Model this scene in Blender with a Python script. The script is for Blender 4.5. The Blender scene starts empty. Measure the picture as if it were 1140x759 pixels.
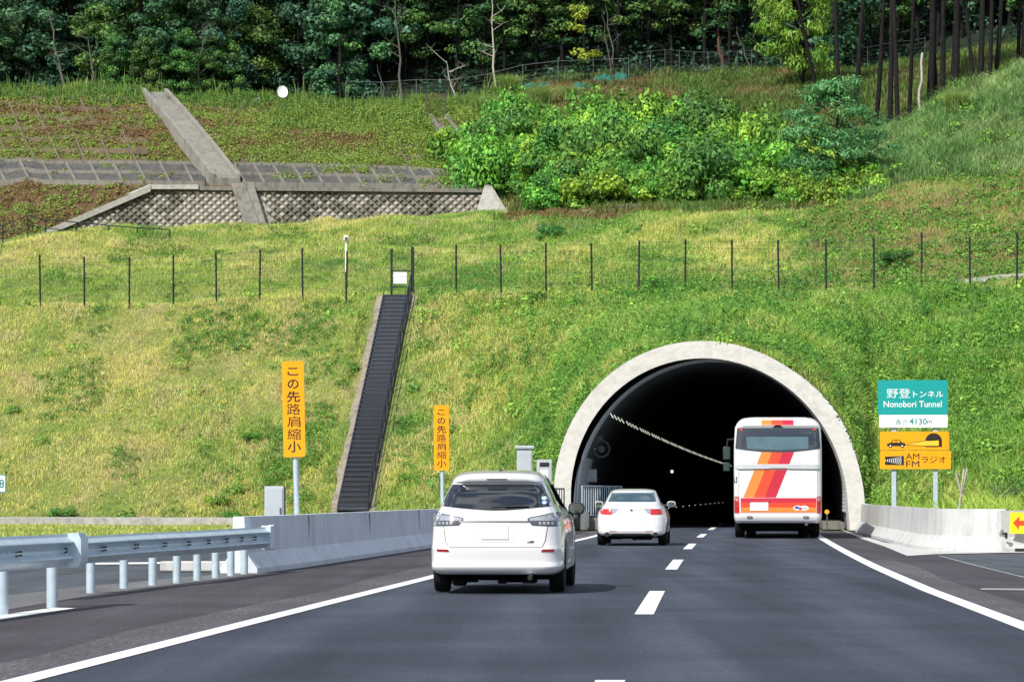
import bpy, bmesh, math, random
import numpy as np
from mathutils import Vector, Matrix

random.seed(7)
RNG = np.random.default_rng(11)
scene = bpy.context.scene
COL = scene.collection
R = math.radians

# ------------------------------------------------------------------ survey of the place
# camera 1.256 m above the road, tele lens; X right, Y along the view, Z up
F, CX, HY, H = 3600.0, 570.0, 550.0, 1.256
def P(px, py, d):
    return Vector(((px - CX) * d / F, d, H + (HY - py) * d / F))
def G(px, py, z=0.0):
    return P(px, py, F * (H - z) / (py - HY))
def X_at(px, d):
    return (px - CX) * d / F
def Z_at(py, d):
    return H + (HY - py) * d / F
def xc(d):                                   # lane line between the two lanes
    d = np.asarray(d, float)
    a, s0, k, dm = 21.8, 0.0585, 0.00022, 120.0
    dd = np.minimum(d, dm) - a
    x = 0.666 + s0 * dd + 0.5 * k * dd * dd
    s1 = s0 + k * (dm - a)
    e = np.maximum(d - dm, 0)
    return x + s1 * e + e * e / 24000.0
def heading(d):                              # angle of the road to the right of +Y
    return math.atan2(float(xc(d + 1) - xc(d - 1)), 2.0)

# ------------------------------------------------------------------ tagging
def tag(o, label=None, cat=None, group=None, kind=None):
    if label: o['label'] = label
    if cat: o['category'] = cat
    if group: o['group'] = group
    if kind: o['kind'] = kind
    return o
def empty(name, loc, rz=0.0):
    o = bpy.data.objects.new(name, None)
    COL.objects.link(o)
    o.location = loc
    o.rotation_euler = (0, 0, rz)
    o.empty_display_size = 0.2
    return o
def link_mesh(name, me, parent=None):
    o = bpy.data.objects.new(name, me)
    COL.objects.link(o)
    if parent: o.parent = parent
    return o
def children(o):
    return [c for c in bpy.data.objects if c.parent == o]
def copy_tree(o, kids, parent=None):
    c = o.copy(); COL.objects.link(c)
    if parent: c.parent = parent
    for ch, gk in kids:
        copy_tree(ch, gk, c)
    return c
def tree_of(o):
    return [(c, tree_of(c)) for c in children(o)]

# ------------------------------------------------------------------ materials
MATS = {}
def nodes_of(name):
    m = bpy.data.materials.new(name)
    m.use_nodes = True
    nt = m.node_tree
    return m, nt, nt.nodes['Principled BSDF'], nt.nodes, nt.links
def mat(name, col, rough=0.6, metal=0.0, spec=0.5, coat=0.0, emit=None, estr=0.0, ior=None, var=0.0, vscale=6.0, bump=0.0):
    if name in MATS: return MATS[name]
    m, nt, b, N, L = nodes_of(name)
    b.inputs['Base Color'].default_value = (*col, 1)
    b.inputs['Roughness'].default_value = rough
    b.inputs['Metallic'].default_value = metal
    b.inputs['Specular IOR Level'].default_value = spec
    b.inputs['Coat Weight'].default_value = coat
    b.inputs['Coat Roughness'].default_value = 0.05
    if ior: b.inputs['IOR'].default_value = ior
    if emit:
        b.inputs['Emission Color'].default_value = (*emit, 1)
        b.inputs['Emission Strength'].default_value = estr
    if var > 0:
        tc = N.new('ShaderNodeTexCoord')
        n = N.new('ShaderNodeTexNoise'); n.inputs['Scale'].default_value = vscale; n.inputs['Detail'].default_value = 6
        n.inputs['Roughness'].default_value = 0.65
        L.new(tc.outputs['Object'], n.inputs['Vector'])
        mr = N.new('ShaderNodeMapRange')
        mr.inputs[1].default_value = 0.3; mr.inputs[2].default_value = 0.7
        mr.inputs[3].default_value = 1 - var; mr.inputs[4].default_value = 1 + var * 0.6
        L.new(n.outputs['Fac'], mr.inputs[0])
        mx = N.new('ShaderNodeMix'); mx.data_type = 'RGBA'; mx.blend_type = 'MULTIPLY'
        mx.inputs['Factor'].default_value = 1
        mx.inputs[6].default_value = (*col, 1)
        L.new(mr.outputs[0], mx.inputs[7])
        L.new(mx.outputs[2], b.inputs['Base Color'])
        if bump:
            bp = N.new('ShaderNodeBump'); bp.inputs['Strength'].default_value = bump; bp.inputs['Distance'].default_value = 0.02
            L.new(n.outputs['Fac'], bp.inputs['Height']); L.new(bp.outputs[0], b.inputs['Normal'])
    MATS[name] = m
    return m
def ramp(N, pts):
    r = N.new('ShaderNodeValToRGB')
    e = r.color_ramp.elements
    while len(e) < len(pts): e.new(0.5)
    for i, (p, c) in enumerate(pts):
        e[i].position = p; e[i].color = (*c, 1)
    return r
def foliage_mat(name, transl=0.3, var=0.25, rough=0.55, spec=0.25):
    if name in MATS: return MATS[name]
    m, nt, b, N, L = nodes_of(name)
    at = N.new('ShaderNodeAttribute'); at.attribute_name = 'Col'
    oi = N.new('ShaderNodeObjectInfo')
    mr = N.new('ShaderNodeMapRange'); mr.inputs[3].default_value = 1 - var; mr.inputs[4].default_value = 1 + var
    L.new(oi.outputs['Random'], mr.inputs[0])
    mr2 = N.new('ShaderNodeMapRange'); mr2.inputs[3].default_value = 0.5 - var * 0.07; mr2.inputs[4].default_value = 0.5 + var * 0.07
    mul = N.new('ShaderNodeMath'); mul.operation = 'MULTIPLY'; mul.inputs[1].default_value = 7.31
    fr = N.new('ShaderNodeMath'); fr.operation = 'FRACT'
    L.new(oi.outputs['Random'], mul.inputs[0]); L.new(mul.outputs[0], fr.inputs[0]); L.new(fr.outputs[0], mr2.inputs[0])
    hs = N.new('ShaderNodeHueSaturation')
    L.new(mr.outputs[0], hs.inputs['Value']); L.new(mr2.outputs[0], hs.inputs['Hue']); L.new(at.outputs['Color'], hs.inputs['Color'])
    L.new(hs.outputs[0], b.inputs['Base Color'])
    b.inputs['Roughness'].default_value = rough
    b.inputs['Specular IOR Level'].default_value = spec
    tr = N.new('ShaderNodeBsdfTranslucent')
    L.new(hs.outputs[0], tr.inputs['Color'])
    mx = N.new('ShaderNodeMixShader'); mx.inputs[0].default_value = transl
    L.new(b.outputs[0], mx.inputs[1]); L.new(tr.outputs[0], mx.inputs[2])
    L.new(mx.outputs[0], N['Material Output'].inputs['Surface'])
    MATS[name] = m
    return m
def concrete_mat(name, col, stain=0.35, streak=True, scale=1.0):
    if name in MATS: return MATS[name]
    m, nt, b, N, L = nodes_of(name)
    tc = N.new('ShaderNodeTexCoord')
    n1 = N.new('ShaderNodeTexNoise'); n1.inputs['Scale'].default_value = 0.9 * scale; n1.inputs['Detail'].default_value = 8; n1.inputs['Roughness'].default_value = 0.7
    L.new(tc.outputs['Object'], n1.inputs['Vector'])
    mp = N.new('ShaderNodeMapping'); mp.inputs['Scale'].default_value = (5 * scale, 5 * scale, 0.5 * scale if streak else 5 * scale)
    n2 = N.new('ShaderNodeTexNoise'); n2.inputs['Scale'].default_value = 1.0; n2.inputs['Detail'].default_value = 7
    L.new(tc.outputs['Object'], mp.inputs[0]); L.new(mp.outputs[0], n2.inputs['Vector'])
    n3 = N.new('ShaderNodeTexNoise'); n3.inputs['Scale'].default_value = 30; n3.inputs['Detail'].default_value = 4
    L.new(tc.outputs['Object'], n3.inputs['Vector'])
    ad = N.new('ShaderNodeMath'); ad.operation = 'ADD'; L.new(n1.outputs[0], ad.inputs[0]); L.new(n2.outputs[0], ad.inputs[1])
    ad2 = N.new('ShaderNodeMath'); ad2.operation = 'MULTIPLY_ADD'; L.new(n3.outputs[0], ad2.inputs[0]); ad2.inputs[1].default_value = 0.3; L.new(ad.outputs[0], ad2.inputs[2])
    d = tuple(c * (1 - stain) for c in col)
    rp = ramp(N, [(0.36, d), (0.52, col), (0.72, tuple(min(1, c * 1.12) for c in col))])
    hv = N.new('ShaderNodeMath'); hv.operation = 'MULTIPLY'; hv.inputs[1].default_value = 0.43
    L.new(ad2.outputs[0], hv.inputs[0]); L.new(hv.outputs[0], rp.inputs[0])
    L.new(rp.outputs[0], b.inputs['Base Color'])
    b.inputs['Roughness'].default_value = 0.85; b.inputs['Specular IOR Level'].default_value = 0.25
    bp = N.new('ShaderNodeBump'); bp.inputs['Strength'].default_value = 0.25; bp.inputs['Distance'].default_value = 0.01
    L.new(n3.outputs[0], bp.inputs['Height']); L.new(bp.outputs[0], b.inputs['Normal'])
    MATS[name] = m
    return m
def asphalt_mat(name, col, light=1.35, tracks=0.0, grit=0.35):
    if name in MATS: return MATS[name]
    m, nt, b, N, L = nodes_of(name)
    tc = N.new('ShaderNodeTexCoord')
    mp = N.new('ShaderNodeMapping'); mp.inputs['Rotation'].default_value = (0, 0, R(4)); mp.inputs['Scale'].default_value = (1.6, 0.05, 1)
    L.new(tc.outputs['Object'], mp.inputs[0])
    n1 = N.new('ShaderNodeTexNoise'); n1.inputs['Scale'].default_value = 1; n1.inputs['Detail'].default_value = 6
    L.new(mp.outputs[0], n1.inputs['Vector'])
    n2 = N.new('ShaderNodeTexNoise'); n2.inputs['Scale'].default_value = 0.35; n2.inputs['Detail'].default_value = 5
    L.new(tc.outputs['Object'], n2.inputs['Vector'])
    mpg = N.new('ShaderNodeMapping'); mpg.inputs['Scale'].default_value = (26, 3.2, 1)
    L.new(tc.outputs['Object'], mpg.inputs[0])
    n3 = N.new('ShaderNodeTexNoise'); n3.inputs['Scale'].default_value = 1.0; n3.inputs['Detail'].default_value = 5; n3.inputs['Roughness'].default_value = 0.8
    L.new(mpg.outputs[0], n3.inputs['Vector'])
    a = N.new('ShaderNodeMath'); a.operation = 'ADD'; L.new(n1.outputs[0], a.inputs[0]); L.new(n2.outputs[0], a.inputs[1])
    b2 = N.new('ShaderNodeMath'); b2.operation = 'MULTIPLY_ADD'; L.new(n3.outputs[0], b2.inputs[0]); b2.inputs[1].default_value = grit * 2; L.new(a.outputs[0], b2.inputs[2])
    src = b2.outputs[0]
    if tracks:
        at = N.new('ShaderNodeAttribute'); at.attribute_name = 'lat'
        w = N.new('ShaderNodeMath'); w.operation = 'SINE'
        ml = N.new('ShaderNodeMath'); ml.operation = 'MULTIPLY'; ml.inputs[1].default_value = 2 * math.pi / 1.75
        L.new(at.outputs['Fac'], ml.inputs[0]); L.new(ml.outputs[0], w.inputs[0])
        s = N.new('ShaderNodeMath'); s.operation = 'MULTIPLY_ADD'; L.new(w.outputs[0], s.inputs[0]); s.inputs[1].default_value = tracks; L.new(src, s.inputs[2])
        src = s.outputs[0]
    mr = N.new('ShaderNodeMapRange'); mr.inputs[1].default_value = 0.75 + grit * 0.75; mr.inputs[2].default_value = 1.3 + grit * 1.25
    L.new(src, mr.inputs[0])
    rp = ramp(N, [(0.0, tuple(c * 0.62 for c in col)), (0.5, col), (1.0, tuple(c * light for c in col))])
    L.new(mr.outputs[0], rp.inputs[0]); L.new(rp.outputs[0], b.inputs['Base Color'])
    b.inputs['Roughness'].default_value = 0.9; b.inputs['Specular IOR Level'].default_value = 0.22
    bp = N.new('ShaderNodeBump'); bp.inputs['Strength'].default_value = 0.35; bp.inputs['Distance'].default_value = 0.012
    n4 = N.new('ShaderNodeTexNoise'); n4.inputs['Scale'].default_value = 45; n4.inputs['Detail'].default_value = 3
    L.new(tc.outputs['Object'], n4.inputs['Vector'])
    L.new(n4.outputs[0], bp.inputs['Height']); L.new(bp.outputs[0], b.inputs['Normal'])
    MATS[name] = m
    return m
def soil_mat(name):
    if name in MATS: return MATS[name]
    m, nt, b, N, L = nodes_of(name)
    at = N.new('ShaderNodeAttribute'); at.attribute_name = 'Col'
    tc = N.new('ShaderNodeTexCoord')
    n = N.new('ShaderNodeTexNoise'); n.inputs['Scale'].default_value = 2.5; n.inputs['Detail'].default_value = 9; n.inputs['Roughness'].default_value = 0.75
    L.new(tc.outputs['Object'], n.inputs['Vector'])
    mr = N.new('ShaderNodeMapRange'); mr.inputs[1].default_value = 0.3; mr.inputs[2].default_value = 0.7; mr.inputs[3].default_value = 0.55; mr.inputs[4].default_value = 1.3
    L.new(n.outputs[0], mr.inputs[0])
    mx = N.new('ShaderNodeMix'); mx.data_type = 'RGBA'; mx.blend_type = 'MULTIPLY'; mx.inputs['Factor'].default_value = 1
    L.new(at.outputs['Color'], mx.inputs[6]); L.new(mr.outputs[0], mx.inputs[7])
    L.new(mx.outputs[2], b.inputs['Base Color'])
    b.inputs['Roughness'].default_value = 0.95; b.inputs['Specular IOR Level'].default_value = 0.1
    bp = N.new('ShaderNodeBump'); bp.inputs['Strength'].default_value = 0.6; bp.inputs['Distance'].default_value = 0.15
    L.new(n.outputs[0], bp.inputs['Height']); L.new(bp.outputs[0], b.inputs['Normal'])
    MATS[name] = m
    return m

WHITE_PAINT = mat('white_car_paint', (0.70, 0.705, 0.715), 0.30, spec=0.5, coat=0.9, var=0.02, vscale=1.5)
BUS_PAINT = mat('white_bus_paint', (0.67, 0.675, 0.685), 0.38, coat=0.5, var=0.03, vscale=1.2)
GLASS = mat('tinted_glass', (0.008, 0.012, 0.018), 0.03, ior=2.0, var=0.03, vscale=3)
GLASS2 = mat('sky_reflecting_glass', (0.05, 0.09, 0.11), 0.05, ior=1.9, var=0.2, vscale=3)  # bluish reflection in the saloon's rear window put into the base colour
BLACK = mat('black_plastic', (0.012, 0.012, 0.013), 0.55, var=0.2)
UNDER = mat('underside_black', (0.006, 0.006, 0.006), 0.95, spec=0.05, var=0.2)
SEAM = mat('dark_seam', (0.16, 0.16, 0.165), 0.7, var=0.1)
RUBBER = mat('tyre_rubber', (0.014, 0.014, 0.015), 0.85, spec=0.25, var=0.3, vscale=20)
ALLOY = mat('alloy_rim', (0.45, 0.46, 0.47), 0.35, metal=0.8, var=0.1)
CHROME = mat('chrome', (0.7, 0.7, 0.72), 0.15, metal=1.0, var=0.05)
GREYTRIM = mat('grey_trim', (0.10, 0.105, 0.11), 0.35, metal=0.3, var=0.1)
REDLENS = mat('red_lens', (0.55, 0.015, 0.012), 0.12, coat=1.0, var=0.15, vscale=30)
DEEPRED = mat('deep_red_lens', (0.30, 0.01, 0.012), 0.15, coat=1.0, var=0.2, vscale=30)
CLEARLENS = mat('clear_lens', (0.36, 0.385, 0.43), 0.1, coat=1.0, metal=0.25, var=0.12, vscale=25)
SMOKELENS = mat('smoked_lens', (0.06, 0.065, 0.075), 0.12, coat=1.0, var=0.5, vscale=30)
PLATE = mat('blank_plate', (0.82, 0.82, 0.80), 0.5, var=0.03)
GALV = mat('galvanised_steel', (0.56, 0.68, 0.76), 0.42, metal=0.2, var=0.16, vscale=5)
GALV_POST = mat('galvanised_post', (0.46, 0.56, 0.63), 0.5, metal=0.2, var=0.14, vscale=9)
GREYBOX = mat('grey_cabinet_paint', (0.44, 0.48, 0.52), 0.5, metal=0.1, var=0.08, vscale=3)
BLACKSTEEL = mat('dark_steel', (0.018, 0.02, 0.024), 0.6, metal=0.3, var=0.25, vscale=5)
STAIR = mat('dark_stair_grating', (0.036, 0.045, 0.066), 0.65, var=0.3, vscale=8)
YELLOW = mat('yellow_sign_sheeting', (0.86, 0.355, 0.0), 0.45, spec=0.4, var=0.05, vscale=2)
BRIGHTYELLOW = mat('lemon_sign_sheeting', (0.85, 0.70, 0.01), 0.45, var=0.04, vscale=2)
SIGNBLACK = mat('sign_black', (0.012, 0.008, 0.006), 0.5, var=0.1)
SIGNRED = mat('sign_red', (0.80, 0.06, 0.01), 0.5, var=0.1)
TEAL = mat('teal_sign_sheeting', (0.0, 0.31, 0.30), 0.42, var=0.05, vscale=2)
SIGNWHITE = mat('sign_white', (0.80, 0.81, 0.80), 0.5, var=0.04)
CONC = concrete_mat('barrier_concrete', (0.53, 0.53, 0.52), 0.28)
CONC_L = concrete_mat('shaded_barrier_concrete', (0.62, 0.665, 0.73), 0.22)  # left barrier: bluish cast of its shaded face put into the colour
CONC_RING = concrete_mat('portal_concrete', (0.45, 0.44, 0.405), 0.22, streak=False)
CONC_DARK = concrete_mat('weathered_concrete', (0.20, 0.19, 0.165), 0.5)
CONC_PALE = concrete_mat('pale_coping_concrete', (0.40, 0.39, 0.355), 0.4, streak=False)
CONC_BLOCK = concrete_mat('block_concrete', (0.34, 0.32, 0.275), 0.65, streak=False, scale=0.7)
CONC_BLOCK_DARK = concrete_mat('mossy_block_concrete', (0.15, 0.145, 0.11), 0.6, streak=False, scale=0.7)
CONC_BLOCK_PALE = concrete_mat('pale_block_concrete', (0.38, 0.355, 0.30), 0.5, streak=False, scale=0.7)
CONC_LIN = concrete_mat('lining_concrete', (0.16, 0.175, 0.19), 0.4)  # deep lining kept dark: the lack of daylight is put into the colour
CONC_DAYLIT = concrete_mat('daylit_lining_concrete', (0.74, 0.77, 0.80), 0.2)  # same lining made paler for daylight reaching in at the mouth
PANELMAT = mat('lining_panel', (0.60, 0.64, 0.68), 0.6, var=0.12, vscale=2)
ASPHALT = asphalt_mat('lane_asphalt', (0.044, 0.053, 0.074), 1.6, tracks=0.14, grit=0.55)
SHOULDER = asphalt_mat('shoulder_asphalt', (0.060, 0.055, 0.064), 1.6, grit=0.8)
ASPHALT3 = asphalt_mat('side_road_asphalt', (0.075, 0.085, 0.10), 1.3)
MARK = mat('road_paint', (0.74, 0.75, 0.75), 0.7, var=0.12, vscale=9)
LEAF = foliage_mat('leaf', 0.28, 0.28)
GRASSM = foliage_mat('grass_blade', 0.38, 0.0)
SOIL = soil_mat('soil')
BARK = mat('bark', (0.016, 0.0145, 0.0155), 0.9, spec=0.15, var=0.5, vscale=5, bump=0.5)  # near black: shade on the trunks is put into the bark colour
BARK_PALE = mat('pale_bark', (0.105, 0.095, 0.08), 0.9, var=0.4, vscale=5, bump=0.5)
BARK_WHITE = mat('dead_bark', (0.42, 0.39, 0.33), 0.9, var=0.3, vscale=5, bump=0.5)

# ------------------------------------------------------------------ mesh builder
class MB:
    def __init__(s):
        s.v = []; s.f = []; s.m = []; s.mats = []
    def mi(s, m):
        if m not in s.mats: s.mats.append(m)
        return s.mats.index(m)
    def add(s, verts, faces, m):
        o = len(s.v); k = s.mi(m)
        s.v += [tuple(p) for p in verts]
        s.f += [tuple(i + o for i in f) for f in faces]
        s.m += [k] * len(faces)
        return s
    def box(s, c, size, m, rz=0.0, bevel=0.0):
        bm = bmesh.new()
        bmesh.ops.create_cube(bm, size=1)
        for v in bm.verts:
            v.co = Vector((v.co.x * size[0], v.co.y * size[1], v.co.z * size[2]))
        if bevel: bmesh.ops.bevel(bm, geom=bm.edges[:], offset=bevel, segments=2, affect='EDGES', profile=0.5)
        M = Matrix.Translation(c) @ Matrix.Rotation(rz, 4, 'Z')
        vs = [M @ v.co for v in bm.verts]
        bm.verts.index_update()
        fs = [[v.index for v in f.verts] for f in bm.faces]
        bm.free()
        return s.add(vs, fs, m)
    def tube(s, pts, rad, m, n=8, cap=True):
        pts = [Vector(p) for p in pts]
        rads = rad if isinstance(rad, (list, tuple)) else [rad] * len(pts)
        vs = []; fs = []
        for i, p in enumerate(pts):
            t = (pts[min(i + 1, len(pts) - 1)] - pts[max(i - 1, 0)]).normalized()
            up = Vector((0, 0, 1)) if abs(t.z) < 0.9 else Vector((1, 0, 0))
            a = t.cross(up).normalized(); b = t.cross(a)
            for k in range(n):
                an = 2 * math.pi * k / n
                vs.append(p + (a * math.cos(an) + b * math.sin(an)) * rads[i])
        for i in range(len(pts) - 1):
            for k in range(n):
                fs.append((i * n + k, i * n + (k + 1) % n, (i + 1) * n + (k + 1) % n, (i + 1) * n + k))
        if cap:
            fs.append(tuple(range(n))[::-1]); fs.append(tuple(range((len(pts) - 1) * n, len(pts) * n)))
        return s.add(vs, fs, m)
    def sweep(s, prof, path, m, closed=True, cap=True):
        """prof: (offset to the right of travel, z) pairs; path: world points"""
        path = [Vector(p) for p in path]; n = len(prof); vs = []; fs = []
        for i, p in enumerate(path):
            t = (path[min(i + 1, len(path) - 1)] - path[max(i - 1, 0)]); t.z = 0; t.normalize()
            r = Vector((t.y, -t.x, 0))
            for (o, z) in prof: vs.append(p + r * o + Vector((0, 0, z)))
        for i in range(len(path) - 1):
            for k in range(n if closed else n - 1):
                k2 = (k + 1) % n
                fs.append((i * n + k, i * n + k2, (i + 1) * n + k2, (i + 1) * n + k))
        if cap and closed:
            fs.append(tuple(range(n))); fs.append(tuple(range((len(path) - 1) * n, len(path) * n))[::-1])
        return s.add(vs, fs, m)
    def lathe(s, prof, axis_o, m, n=28):
        """prof: (axial x, radius); axis along local X through axis_o"""
        vs = []; fs = []; k = len(prof); o = Vector(axis_o)
        for j in range(n):
            a = 2 * math.pi * j / n
            for (x, r) in prof: vs.append(o + Vector((x, r * math.cos(a), r * math.sin(a))))
        for j in range(n):
            j2 = (j + 1) % n
            for i in range(k - 1):
                fs.append((j * k + i, j * k + i + 1, j2 * k + i + 1, j2 * k + i))
        return s.add(vs, fs, m)
    def build(s, name, parent=None, smooth=None):
        me = bpy.data.meshes.new(name)
        me.from_pydata(s.v, [], s.f)
        for m in s.mats: me.materials.append(m)
        me.polygons.foreach_set('material_index', s.m)
        me.update()
        bm = bmesh.new(); bm.from_mesh(me)
        bmesh.ops.recalc_face_normals(bm, faces=bm.faces[:]); bm.to_mesh(me); bm.free()
        if smooth:
            me.polygons.foreach_set('use_smooth', [True] * len(me.polygons))
            me.set_sharp_from_angle(angle=R(smooth))
        return link_mesh(name, me, parent)

def np_mesh(name, V, loops, starts, totals, m, colors=None, parent=None, link=True):
    me = bpy.data.meshes.new(name)
    me.vertices.add(len(V)); me.vertices.foreach_set('co', np.asarray(V, np.float32).ravel())
    me.loops.add(len(loops)); me.loops.foreach_set('vertex_index', np.asarray(loops, np.int32))
    me.polygons.add(len(starts))
    me.polygons.foreach_set('loop_start', np.asarray(starts, np.int32))
    me.update(calc_edges=True)
    if colors is not None:
        a = me.attributes.new('Col', 'FLOAT_COLOR', 'POINT')
        c4 = np.ones((len(V), 4), np.float32); c4[:, :3] = colors
        a.data.foreach_set('color', c4.ravel())
    me.materials.append(m)
    me.validate()
    return link_mesh(name, me, parent) if link else me

def round_poly(pts, r, n=3):
    out = []; k = len(pts)
    for i in range(k):
        p0, p1, p2 = Vector(pts[i - 1]), Vector(pts[i]), Vector(pts[(i + 1) % k])
        a = (p0 - p1); b = (p2 - p1)
        rr = min(r, a.length * 0.45, b.length * 0.45)
        q0 = p1 + a.normalized() * rr; q1 = p1 + b.normalized() * rr
        for j in range(n + 1):
            t = j / n
            out.append(tuple((1 - t) ** 2 * q0 + 2 * t * (1 - t) * p1 + t * t * q1))
    return out
def patch(poly, fn, step=0.08, depth=0.012):
    """a 2-D outline cut into a grid and laid on the surface fn(a, b, inset); returns verts, faces"""
    bm = bmesh.new()
    bm.faces.new([bm.verts.new((p[0], p[1], 0)) for p in poly])
    for ax in (0, 1):
        lo = min(p[ax] for p in poly); hi = max(p[ax] for p in poly)
        k = int((hi - lo) / step)
        for j in range(1, k + 1):
            co = lo + (hi - lo) * j / (k + 1)
            no = (1, 0, 0) if ax == 0 else (0, 1, 0)
            c = (co, 0, 0) if ax == 0 else (0, co, 0)
            bmesh.ops.bisect_plane(bm, geom=bm.verts[:] + bm.edges[:] + bm.faces[:], plane_co=c, plane_no=no, dist=1e-5)
    bm.verts.index_update()
    flat = [(v.co.x, v.co.y) for v in bm.verts]
    fs = [[v.index for v in f.verts] for f in bm.faces]
    be = [[v.index for v in e.verts] for e in bm.edges if len(e.link_faces) == 1]
    bm.free()
    vs = [fn(a, b, 0.0) for a, b in flat]
    if depth:
        idx = {}
        for e in be:
            for i in e:
                if i not in idx:
                    idx[i] = len(vs); vs.append(fn(flat[i][0], flat[i][1], depth))
        for i, j in be: fs.append([i, j, idx[j], idx[i]])
    return vs, fs

_TX = {}
def text_geo(s, bold=0.0):
    if (s, bold) in _TX: return _TX[(s, bold)]
    c = bpy.data.curves.new('lettering', 'FONT')
    c.body = s; c.size = 1.0; c.offset = bold; c.resolution_u = 3
    o = bpy.data.objects.new('lettering', c); COL.objects.link(o)
    dg = bpy.context.evaluated_depsgraph_get(); dg.update()
    me = bpy.data.meshes.new_from_object(o.evaluated_get(dg))
    vs = [tuple(v.co) for v in me.vertices]; fs = [tuple(p.vertices) for p in me.polygons]
    bpy.data.objects.remove(o); bpy.data.curves.remove(c); bpy.data.meshes.remove(me)
    _TX[(s, bold)] = (vs, fs)
    return vs, fs
def put_text(mb, s, cx, cz, h, m, y, w=None, bold=0.0):
    """lettering of height h (and width w if given) centred at cx, cz on the plane y = const facing -Y"""
    vs, fs = text_geo(s, bold)
    if not vs: return
    xs = [v[0] for v in vs]; zs = [v[1] for v in vs]
    kz = h / (max(zs) - min(zs)); kx = kz if w is None else w / (max(xs) - min(xs))
    mx = (max(xs) + min(xs)) / 2; mz = (max(zs) + min(zs)) / 2
    mb.add([((v[0] - mx) * kx + cx, y, (v[1] - mz) * kz + cz) for v in vs], fs, m)

# ------------------------------------------------------------------ noise
def vnoise(x, y, sc, seed=0):
    x = np.asarray(x, float) / sc + 1000.3; y = np.asarray(y, float) / sc + 1000.7
    xi = np.floor(x).astype(np.int64); yi = np.floor(y).astype(np.int64)
    fx = x - xi; fy = y - yi
    fx = fx * fx * (3 - 2 * fx); fy = fy * fy * (3 - 2 * fy)
    def h(a, b):
        n = (a * 374761393 + b * 668265263 + seed * 974711) & 0x7fffffff
        n = ((n ^ (n >> 13)) * 1274126177) & 0x7fffffff
        return ((n ^ (n >> 16)) & 0xffff) / 65535.0
    return (h(xi, yi) * (1 - fx) + h(xi + 1, yi) * fx) * (1 - fy) + (h(xi, yi + 1) * (1 - fx) + h(xi + 1, yi + 1) * fx) * fy
def fbm(x, y, sc, seed=0, o=4):
    t = 0; a = 0.5; n = 0
    for i in range(o):
        t = t + a * vnoise(x, y, sc / 2 ** i, seed + i); n += a; a *= 0.55
    return t / n
# ------------------------------------------------------------------ hillside: surveyed profiles (bearing -> height/distance breakpoints)
# toe, fence line, bench, crest, wall base, wall top, band top, slope top, forest edge, far hill
PROF = {
 -350: [(583,131),(352,150),(346,153),(300,166),(285,178),(235,186),(200,191),(125,205),(112,214),(-330,330)],
 0:    [(584,129),(347,148.5),(341,151),(281,166),(270,179),(207,187),(184,191),(106,204),(98,214),(-330,330)],
 60:   [(584,128.8),(345,148),(340,150.5),(264,168),(263,181),(207,185.5),(184,190.5),(107,203.5),(99,213.5),(-330,330)],
 150:  [(584,128.5),(342,147.5),(337,150),(262,169),(262,182),(208,183.5),(184,189),(109,203),(100,213),(-330,330)],
 300:  [(583,128),(337,147),(332,149.5),(257,169),(258,182),(210,183.5),(186,189),(119,203),(108,212),(-330,330)],
 450:  [(580,125),(333,145.5),(328,148),(250,168),(250,182),(211,183.5),(190,188.5),(122,202),(112,211),(-330,330)],
 535:  [(578,121),(331,144.5),(326,147),(247,167),(246,182),(213,183.5),(196,188),(120,202),(104,212),(-330,330)],
 570:  [(577,118),(330,144),(325,146.5),(247,167),(245,181),(207,184.2),(180,190),(108,203),(94,213),(-330,330)],
 614:  [(577,114.8),(329,143),(324,145.5),(244,165),(238,170),(195,182),(155,191),(98,203),(86,213),(-330,330)],
 700:  [(577,114.8),(326,142),(322,144.5),(244,163),(236,168),(190,181),(142,191),(94,203),(84,213),(-330,330)],
 790:  [(577,114.8),(325,140),(320,142.5),(243,161),(234,166),(190,180),(142,190),(92,203),(84,213),(-330,330)],
 900:  [(577,114.8),(324,138),(318,140),(236,159),(229,163),(185,177),(140,188),(88,202),(80,213),(-330,330)],
 968:  [(577,113.2),(322,136.5),(316,139),(225,158),(212,162),(175,175),(146,182),(88,200),(74,213),(-330,330)],
 1010: [(577,112.5),(321,136),(315,138.5),(205,159),(185,164),(155,174),(136,181),(84,197),(68,211),(-330,330)],
 1060: [(577,112),(320,135.5),(313,138),(196,160),(165,166),(125,174),(103,181),(72,195),(60,209),(-330,330)],
 1140: [(577,111),(319,135),(310,137),(192,160),(140,167),(95,174),(72,180),(60,193),(53,207),(-330,330)],
 1500: [(577,110),(312,133),(302,136),(160,160),(100,167),(50,174),(20,180),(0,193),(-15,206),(-330,330)],
}
NSEG = [34, 4, 22, 14, 6, 8, 18, 10, 40]
RING_PX, RING_PY, RING_RO, RING_RI = 791.0, 555.0, 174.0, 154.5
def ring_d(z):                                # the portal face leans back with the slope
    return 113.0 + 5.0 * max(0.0, z) / 6.8
_pk = sorted(PROF)
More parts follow.
